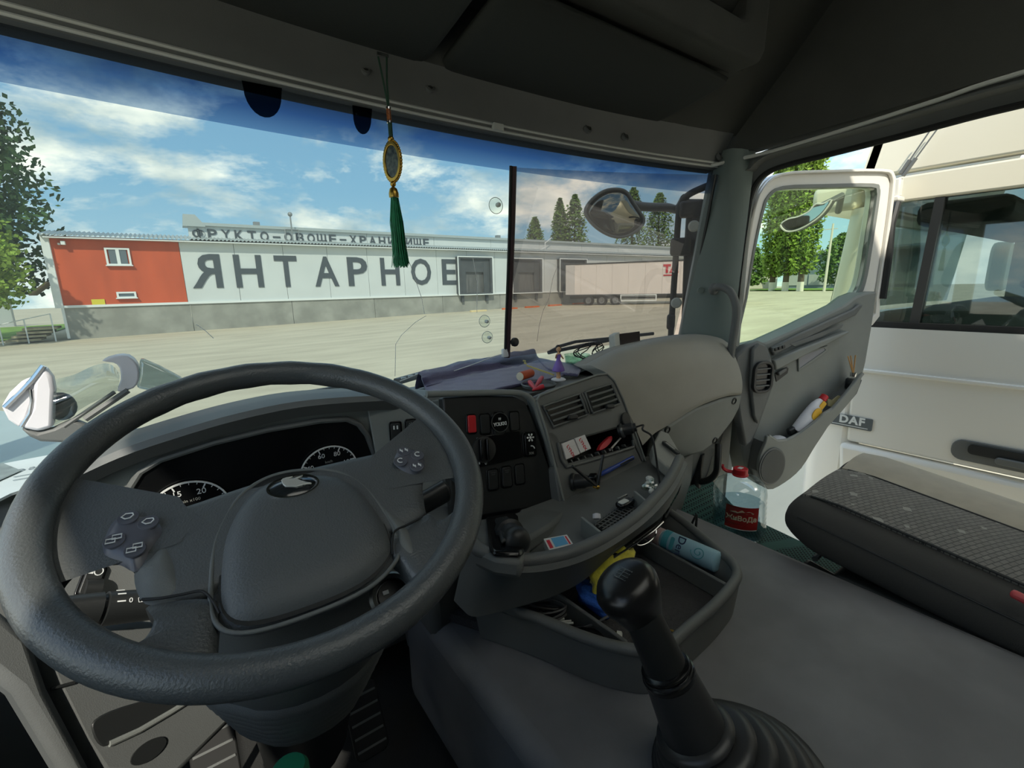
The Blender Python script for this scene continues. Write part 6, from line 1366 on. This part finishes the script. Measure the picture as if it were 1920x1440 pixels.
# radio transmitter with two aerials
tx_ = thing('plug_transmitter', 'black plug transmitter with two folding aerials on the lower fascia', 'transmitter', VP.at(1078, 905))
n2_ = (VP.n + VP.x * .5 - VP.y * .2).normalized(); c0 = VP.at(1074, 903, 0); m = frame(c0, VP.x, z=n2_)
G().lathe(m, [(.021, 0), (.021, .006), (.018, .008), (.0175, .03), (.014, .036), (.013, .05), (.001, .051)], 22).build('plug', M_black, tx_); G().box(m @ T(.006, .004, .05), .026, .02, .02).build('head', M_gloss, tx_, bevel=.003)
j = P(1120, 913, y=.69)
G().tube([c0 + n2_ * .05, j], .004, 8).build('stem', M_black, tx_)
G().ball(j, .0055).tube([j + Vector((-.012, 0, .003)), j + Vector((.006, 0, -.001))], .0028, 8).build('hinge', M_gold, tx_)
for q in ((1073, 874), (1131, 853)): G().tube([P(q[0], q[1], y=.70), j.lerp(P(q[0], q[1], y=.70), .06)], [.0032, .0042], 8).build('aerial', M_black, tx_)

# ================================================================ things on the console shelf
z_ = 1.857
A, B, Cc, D = [P(a, b, z=1.873) for a, b in ((1019, 1010), (1063, 1002), (1075, 1020), (1030, 1032))]
mb = thing('matchbox', 'matchbox with blue and red printed top on the console shelf', 'matchbox', A)
G().hexa([q - Vector((0, 0, .018)) for q in (A, B, Cc, D)], [A, B, Cc, D]).build('sleeve', mat('card_white', (222, 222, 218), .7), mb, bevel=.0006)
def onmb(u0, u1, v0, v1, m, nm): G().add([A.lerp(B, u).lerp(D.lerp(Cc, u), v) + Vector((0, 0, .0006)) for u, v in ((u0, v0), (u1, v0), (u1, v1), (u0, v1))], [(0, 1, 2, 3)]).build(nm, m, mb)
onmb(.28, .82, .1, .9, mat('match_blue', (96, 164, 204), .6), 'blue_print'); onmb(.06, .2, .2, .9, M_ink, 'red_print'); onmb(.86, .92, .15, .95, M_ink, 'red_print')
G().hexa([D + Vector((0, -.0006, -.003)), Cc + Vector((0, -.0006, -.003)), Cc + Vector((0, -.0006, -.017)), D + Vector((0, -.0006, -.017))], [D + Vector((0, 0, -.003)), Cc + Vector((0, 0, -.003)), Cc + Vector((0, 0, -.017)), D + Vector((0, 0, -.017))]).build('striker', mat('striker', (60, 36, 30), .9), mb)
ks = thing('key_fob', 'dark key fob with silver trim lying on the lattice mat', 'key', P(1172, 948, z=1.862))
kmx = frame(P(1172, 947, z=1.862), P(1190, 938, z=1.862) - P(1160, 953, z=1.862), (0, 0, 1)); kmx = frame(P(1172, 947, z=1.862), P(1190, 938, z=1.862) - P(1160, 953, z=1.862), z=(0, 0, 1))
G().prism(kmx, rrect(.05, .024, .009), 0, .010).build('body', M_gloss, ks, bevel=.003); G().prism(kmx, rrect(.026, .014, .003, cx=-.006), .010, .0115).build('button_face', M_seal, ks); G().box(kmx @ T(.008, .014, .012), .034, .004, .004).build('blade', M_chrome, ks)
q = P(1119, 973, z=1.862); G().lathe(frame(q, (1, 0, 0), z=(.4, .5, .8)), [(.008, 0), (.009, .003), (.0085, .010), (.003, .012)], 14).build('white_stopper', M_bw, label='tiny white stopper beside the lattice mat', category='stopper')
GLc = thin_glass('crystal', (.86, .9, .86), .22)
rn = random.Random(4)
cq = P(1226, 918, z=1.868)
cc = thing('crystal_lump', 'clump of clear plastic crystals in the right shelf pocket', 'crystals', cq)
for k in range(16):
    q = cq + Vector((rn.gauss(0, .014), rn.gauss(0, .012), abs(rn.gauss(0, .01)))); G().ball(q, .006 + .005 * rn.random(), (1, .7 + .5 * rn.random(), .8), 7, 5).build('crystal', GLc if k % 5 else M_seal, cc, smooth=0)
G().box(T(cq.x - .014, cq.y - .012, cq.z - .004) @ RZ(.6), .026, .011, .01).build('green_bead', mat('green_bead', (150, 168, 96), .3), cc, bevel=.004)

# ================================================================ things in the lower tray
a = P(1228, 1003, z=1.735); b = P(1340, 1052, z=1.735); m = frame(a, (0, 0, 1), z=b - a); ln = (b - a).length
dc = thing('deodorant_can', 'pale blue spray can with swirl print lying in the right tray bay', 'spray can', a)
r0 = .0245
M_can = mat('can_blue', (150, 190, 206), .35); M_teal = mat('can_teal', (70, 146, 160), .35)
G().lathe(m, [(r0 * .8, .022), (r0, .028), (r0, ln), (r0 * .96, ln + .006), (r0 * .7, ln + .010)], 30).build('body', M_can, dc); G().lathe(m, [(r0 * .8, -.012), (r0 * .93, -.008), (r0 * .93, .022)], 26).build('cap', mat('can_pink', (196, 172, 168), .4), dc); G().lathe(m, [(r0 * 1.004, .03), (r0 * 1.004, .046)], 30, False).build('teal_band', M_teal, dc)
axd = (b - a).normalized(); toe = (Vector(EYE) - (a + b) / 2); toe = (toe - axd * toe.dot(axd)).normalized(); sidev = axd.cross(toe)
def oncan(d, ang, rr=1.006): 
    n = toe * math.cos(ang) + sidev * math.sin(ang); return frame(a + axd * d + n * r0 * rr, -axd, n.cross(-axd))
text_geo('Den', .026, oncan(.078, 0) @ RZ(R(90)), .0003, bold=.0002).build('lettering', mat('can_ink', (44, 62, 96), .5), dc, smooth=0)
G().prism(oncan(.058, .1) @ RZ(R(90)), rrect(.03, .01, .004), -.0006, .0006).build('teal_patch', M_teal, dc)
mm = oncan(.122, -.1); G().tube([mm @ Vector((.017 * (1 - k / 40) * math.cos(k * .32), .015 * (1 - k / 40) * math.sin(k * .32), .0 - .004 * (math.sin(k * .32) ** 2) * (1 - k / 40))) for k in range(34)], .0013, 5).build('swirl', M_teal, dc)
# sponge cloth and blue cloth
def lumpy(c, ex, ey, ez, m, name, lb, cat, seed, amp=.18, frq=4):
    rn = random.Random(seed); rows = []
    for i in range(15):
        u = math.pi * i / 14; r = []
        for k in range(30):
            t = 2 * math.pi * k / 30; st = max(math.sin(u), .02)
            sq = lambda v: math.copysign(abs(v) ** .6, v)
            w = 1 + amp * (math.sin(frq * t + 3 * u + seed) * .5 + math.sin(2.3 * frq * u - t) * .4) + rn.gauss(0, .03)
            r.append(c + (ex * sq(math.cos(t)) * st ** .6 + ey * sq(math.sin(t)) * st ** .6) * w - ez * math.cos(u) * w)
        rows.append(r)
    return G().loft(rows).build(name, m, smooth=180, label=lb, category=cat)
M_yel = mat('yellow_cloth', (222, 210, 70), .95, bump=1., bscale=260, var=.12, vscale=70, sheen=.4); M_blu = mat('blue_cloth', (44, 92, 176), .95, bump=1., bscale=260, var=.2, vscale=60)
e0 = P(1108, 1088, z=1.757); e1 = P(1188, 1058, z=1.757)
lumpy((e0 + e1) / 2, (e1 - e0) * .5, Vector((.016, .024, 0)), Vector((0, 0, .05)), M_yel, 'yellow_microfibre', 'bright yellow fluffy cloth in the tray behind the gear knob', 'cloth', 1)
e0 = P(1085, 1106, z=1.722); e1 = P(1142, 1136, z=1.722)
lumpy((e0 + e1) / 2, (e1 - e0) * .55, Vector((.02, .022, 0)), Vector((0, 0, .02)), M_blu, 'blue_cloth', 'crumpled blue cloth under the yellow cloth in the tray', 'cloth', 2, .25, 3)
# cables in the left bay
rn = random.Random(8); c = P(1018, 1143, z=1.71); pts = []
for k in range(90): t = k * .33; pts.append(c + Vector((.038 * math.cos(t) * (1 + .35 * math.sin(.37 * t)) + .012 * math.sin(.21 * t), .034 * math.sin(t * .97) * (1 + .3 * math.cos(.29 * t)), .012 * math.sin(.8 * t) + .004)))
G().tube(spline(pts, 2), .0022, 6).build('braided_cable', mat('braid_grey', (92, 92, 92), .6), label='tangled grey braided cable in the left tray bay', category='cable')
G().tube(spline([P(1030, 1165, z=1.70), P(1075, 1178, z=1.70), P(1110, 1172, z=1.72), P(1140, 1155, z=1.738), P(1160, 1143, z=1.735), P(1170, 1135, z=1.70)], 6), .0026, 8).build('thin_lead', mat('lead_grey', (88, 88, 88), .6), label='single grey lead crossing the tray divider', category='cable')
for k, (p0, p1) in enumerate((((1040, 1163), (1058, 1160)), ((1044, 1167), (1071, 1164)), ((1046, 1171), (1075, 1168)))):
    G().tube([P(*p0, z=1.70), P(*p1, z=1.70)], .0022, 8).build('metal_pin', M_seal, label='thin pale metal pin beside the braided cable, ' + ['uppermost', 'middle', 'lowest'][k] + ' of three', category='pin', group='pins in the tray')
tb = thing('black_tube', 'black tube with white cap lying in the left tray bay', 'tube', P(1120, 1195, z=1.70))
a = P(1072, 1185, z=1.705); b = P(1156, 1200, z=1.705); m = frame(a, (0, 0, 1), z=b - a); ln = (b - a).length
G().lathe(m, [(.003, -.01), (.012, .02), (.014, ln * .7), (.0145, ln)], 18).build('tube_body', M_gloss, tb); G().lathe(m, [(.016, ln), (.016, ln + .008), (.013, ln + .010), (.001, ln + .010)], 20).build('cap', M_seal, tb)
for k in range(3):
    G().lathe(T(*P(1008 + 6 * k, 1145 + 4 * (k % 2), z=1.712)), [(.0032, 0), (.0032, .003)], 10).build('snap_stud', M_screw, label='small metal stud in the tangled cable, ' + ['left', 'middle', 'right'][k] + ' of three', category='stud', group='studs in the tray')
q = P(1252, 1193, z=1.69); br_ = thing('brass_key', 'small brass key end showing beside the gear lever grip', 'key', q)
G().box(frame(q, (1, .2, 0), z=(0, 0, 1)), .022, .006, .003).build('blade', M_gold, br_); G().tube([q + Vector((.012 + .006 * math.cos(t), .006 * math.sin(t), .002)) for t in [2 * math.pi * k / 12 for k in range(12)]], .0018, 6, closed=True).build('bow', M_gold, br_)
# black hooked lead at the right of the tray
G().tube(spline([P(1285, 1012, z=1.70), P(1296, 985, z=1.74), P(1302, 972, z=1.76), P(1306, 966, z=1.768), P(1305, 985, z=1.74), P(1303, 1000, z=1.70)], 5), .003, 8).build('hooked_lead', M_rubber, label='black looped lead standing up at the right tray wall', category='cable')

# ================================================================ five-litre water bottle
bx = P(1384, 1004, x=1.53); bz = 1.468; bc = Vector((bx.x, bx.y, bz)); topz = P(1390, 880, x=1.53).z; hh = topz - bz
bo = thing('water_bottle', 'large clear water bottle with red cap and red label in the footwell', 'bottle', bc)
GLb = thin_glass('bottle_plastic', (.82, .89, .91), .16)
tm_ = frame(bc, (1, 0, 0), z=(-.04, .03, 1))
rb = .0865
prof = [(rb * .85, 0), (rb * .97, .008)]
z = .02
while z < hh * .60: prof += [(rb, z), (rb * .965, z + .009)]; z += .019
prof += [(rb, hh * .62), (rb * 1.0, hh * .68), (rb * .965, hh * .75), (rb * .86, hh * .82), (rb * .66, hh * .88), (rb * .38, hh * .915), (.021, hh * .93), (.021, hh * .94)]
G().lathe(tm_, prof, 40).build('body', GLb, bo, smooth=180)
G().lathe(tm_, [(rb * .82, .004), (rb * .93, .012), (rb * .93, hh * .50), (.001, hh * .501)], 36).build('water', thin_glass('water', (.78, .86, .90), .05), bo)
cp_ = G().lathe(tm_ @ T(0, 0, hh * .925), [(.026, 0), (.026, .004), (.0235, .006), (.024, .024), (.022, .026), (.001, .026)], 28).build('cap', M_redcap, bo, bevel=.001)
G().box(tm_ @ T(.0, 0, hh * .925 + .0265), .018, .014, .001).build('cap_print', M_print, cp_)
tw_ = Vector(EYE) - bc; tw_.z = 0; tw_.normalize(); sd = Vector((tw_.y, -tw_.x, 0))     # sd points to the viewer's left/right
lft = -sd if (sd.dot(Vector((AX[0], AY[0], 0))) > 0) else sd
hd_ = [bc + Vector((0, 0, hh * .925 + .003)), bc + lft * .03 + Vector((0, 0, hh * .925 + .006)), bc + lft * .052 + Vector((0, 0, hh * .95)), bc + lft * .066 + Vector((0, 0, hh * .985)), bc + lft * .068 + Vector((0, 0, hh * 1.03))]
for o in (-.006, .006): G().tube(spline([q + tw_ * o for q in hd_], 4), .0042, 8).build('carry_strap', M_redcap, cp_)
# curved red label facing the driver
ang0 = math.atan2(tw_.y, tw_.x) + .06
def lab(a0, a1, z0, z1, r, nm, m, par): return G().grid([[bc + Vector((r * math.cos(t), r * math.sin(t), zz)) for t in [a0 + (a1 - a0) * k / 12 for k in range(13)]] for zz in (z0, z1)]).build(nm, m, par)
lb_ = lab(ang0 - .60, ang0 + .62, hh * .24, hh * .58, rb * 1.012, 'label', mat('label_red', (176, 42, 40), .45, var=.12, vscale=20), bo); lb_['label'] = 'red paper label'
lab(ang0 - .56, ang0 + .60, hh * .228, hh * .24, rb * 1.013, 'label_edge', M_print, lb_)
tg = text_geo('ЖиВоДа', .0235, I4, .0004, bold=.0007)
for v in tg.v:
    t = ang0 + v.x / rb; rr = rb * 1.02 + v.z; z0 = v.y + hh * .40; v[0], v[1], v[2] = bc.x + rr * math.cos(t), bc.y + rr * math.sin(t), bc.z + z0
tg.build('lettering', mat('label_cream', (226, 214, 186), .5), lb_, smooth=0)
ms = smo([(-.035, 0), (-.02, .006), (-.012, .004), (0, .012), (.01, .006), (.022, .010), (.036, .0)], 3)
g = G(); g.add([bc + Vector((rb * 1.02 * math.cos(ang0 + x / rb), rb * 1.02 * math.sin(ang0 + x / rb), hh * .40 + .020 + y)) for x, y in ms], [tuple(range(len(ms)))]); g.build('mountain_print', MATS['label_cream'], lb_)
# ================================================================ driver's seat corner and green bottle top at the bottom edge
ds_ = thing('driver_seat', 'dark ribbed corner of the driver seat at the bottom edge', 'seat', (0, -.1, 1.38))
q = P(1035, 1436, z=1.875)
G().box(T(q.x - .22, q.y - .34, 1.79), .52, .70, .16).build('cushion', mat('driver_fabric', (66, 68, 70), .95, bump=1., bscale=180), ds_, bevel=.06, bseg=6)
G().box(T(q.x - .22, q.y - .36, 1.55), .4, .55, .36).build('pedestal', M_black, ds_, bevel=.02)
q = P(541, 1438, y=.52); gb_ = thing('green_bottle', 'green bottle cap at the bottom edge below the wheel', 'bottle', (q.x, q.y, 1.36)); M_grn = mat('green_plastic', (36, 120, 88), .4)
G().lathe(T(q.x, q.y, 0), [(.03, 1.36), (.033, 1.37), (.033, q.z - .09), (.016, q.z - .05), (.016, q.z - .03)], 22).build('body', M_grn, gb_); G().lathe(T(q.x, q.y, q.z), [(.022, -.03), (.022, -.006), (.018, 0), (.001, .001)], 22).build('cap', M_grn, gb_)
# pedals in the dark driver footwell
for (px, py, lb) in ((690, 1400, 'black accelerator pedal in the driver footwell'), (400, 1400, 'black brake pedal left of the column in the footwell')):
    q = P(px, py, y=.86); m = frame((q.x, .86, max(1.45, q.z)), (1, 0, 0), (0, .5, .85)); pd = thing('pedal', lb, 'pedal', (q.x, .86, 1.36), 'pedals')
    G().prism(m, rrect(.07, .14, .015), 0, .012).build('pad', M_rubber, pd, bevel=.003); G().tube([m @ Vector((0, .0, -.005)), m @ Vector((0, .04, -.05)), Vector((q.x, .95, 1.335))], .009, 8).build('arm', M_black, pd)
    for k in range(5): G().box(m @ T(0, -.05 + .025 * k, .013), .06, .004, .003).build('tread', M_greyd, pd)
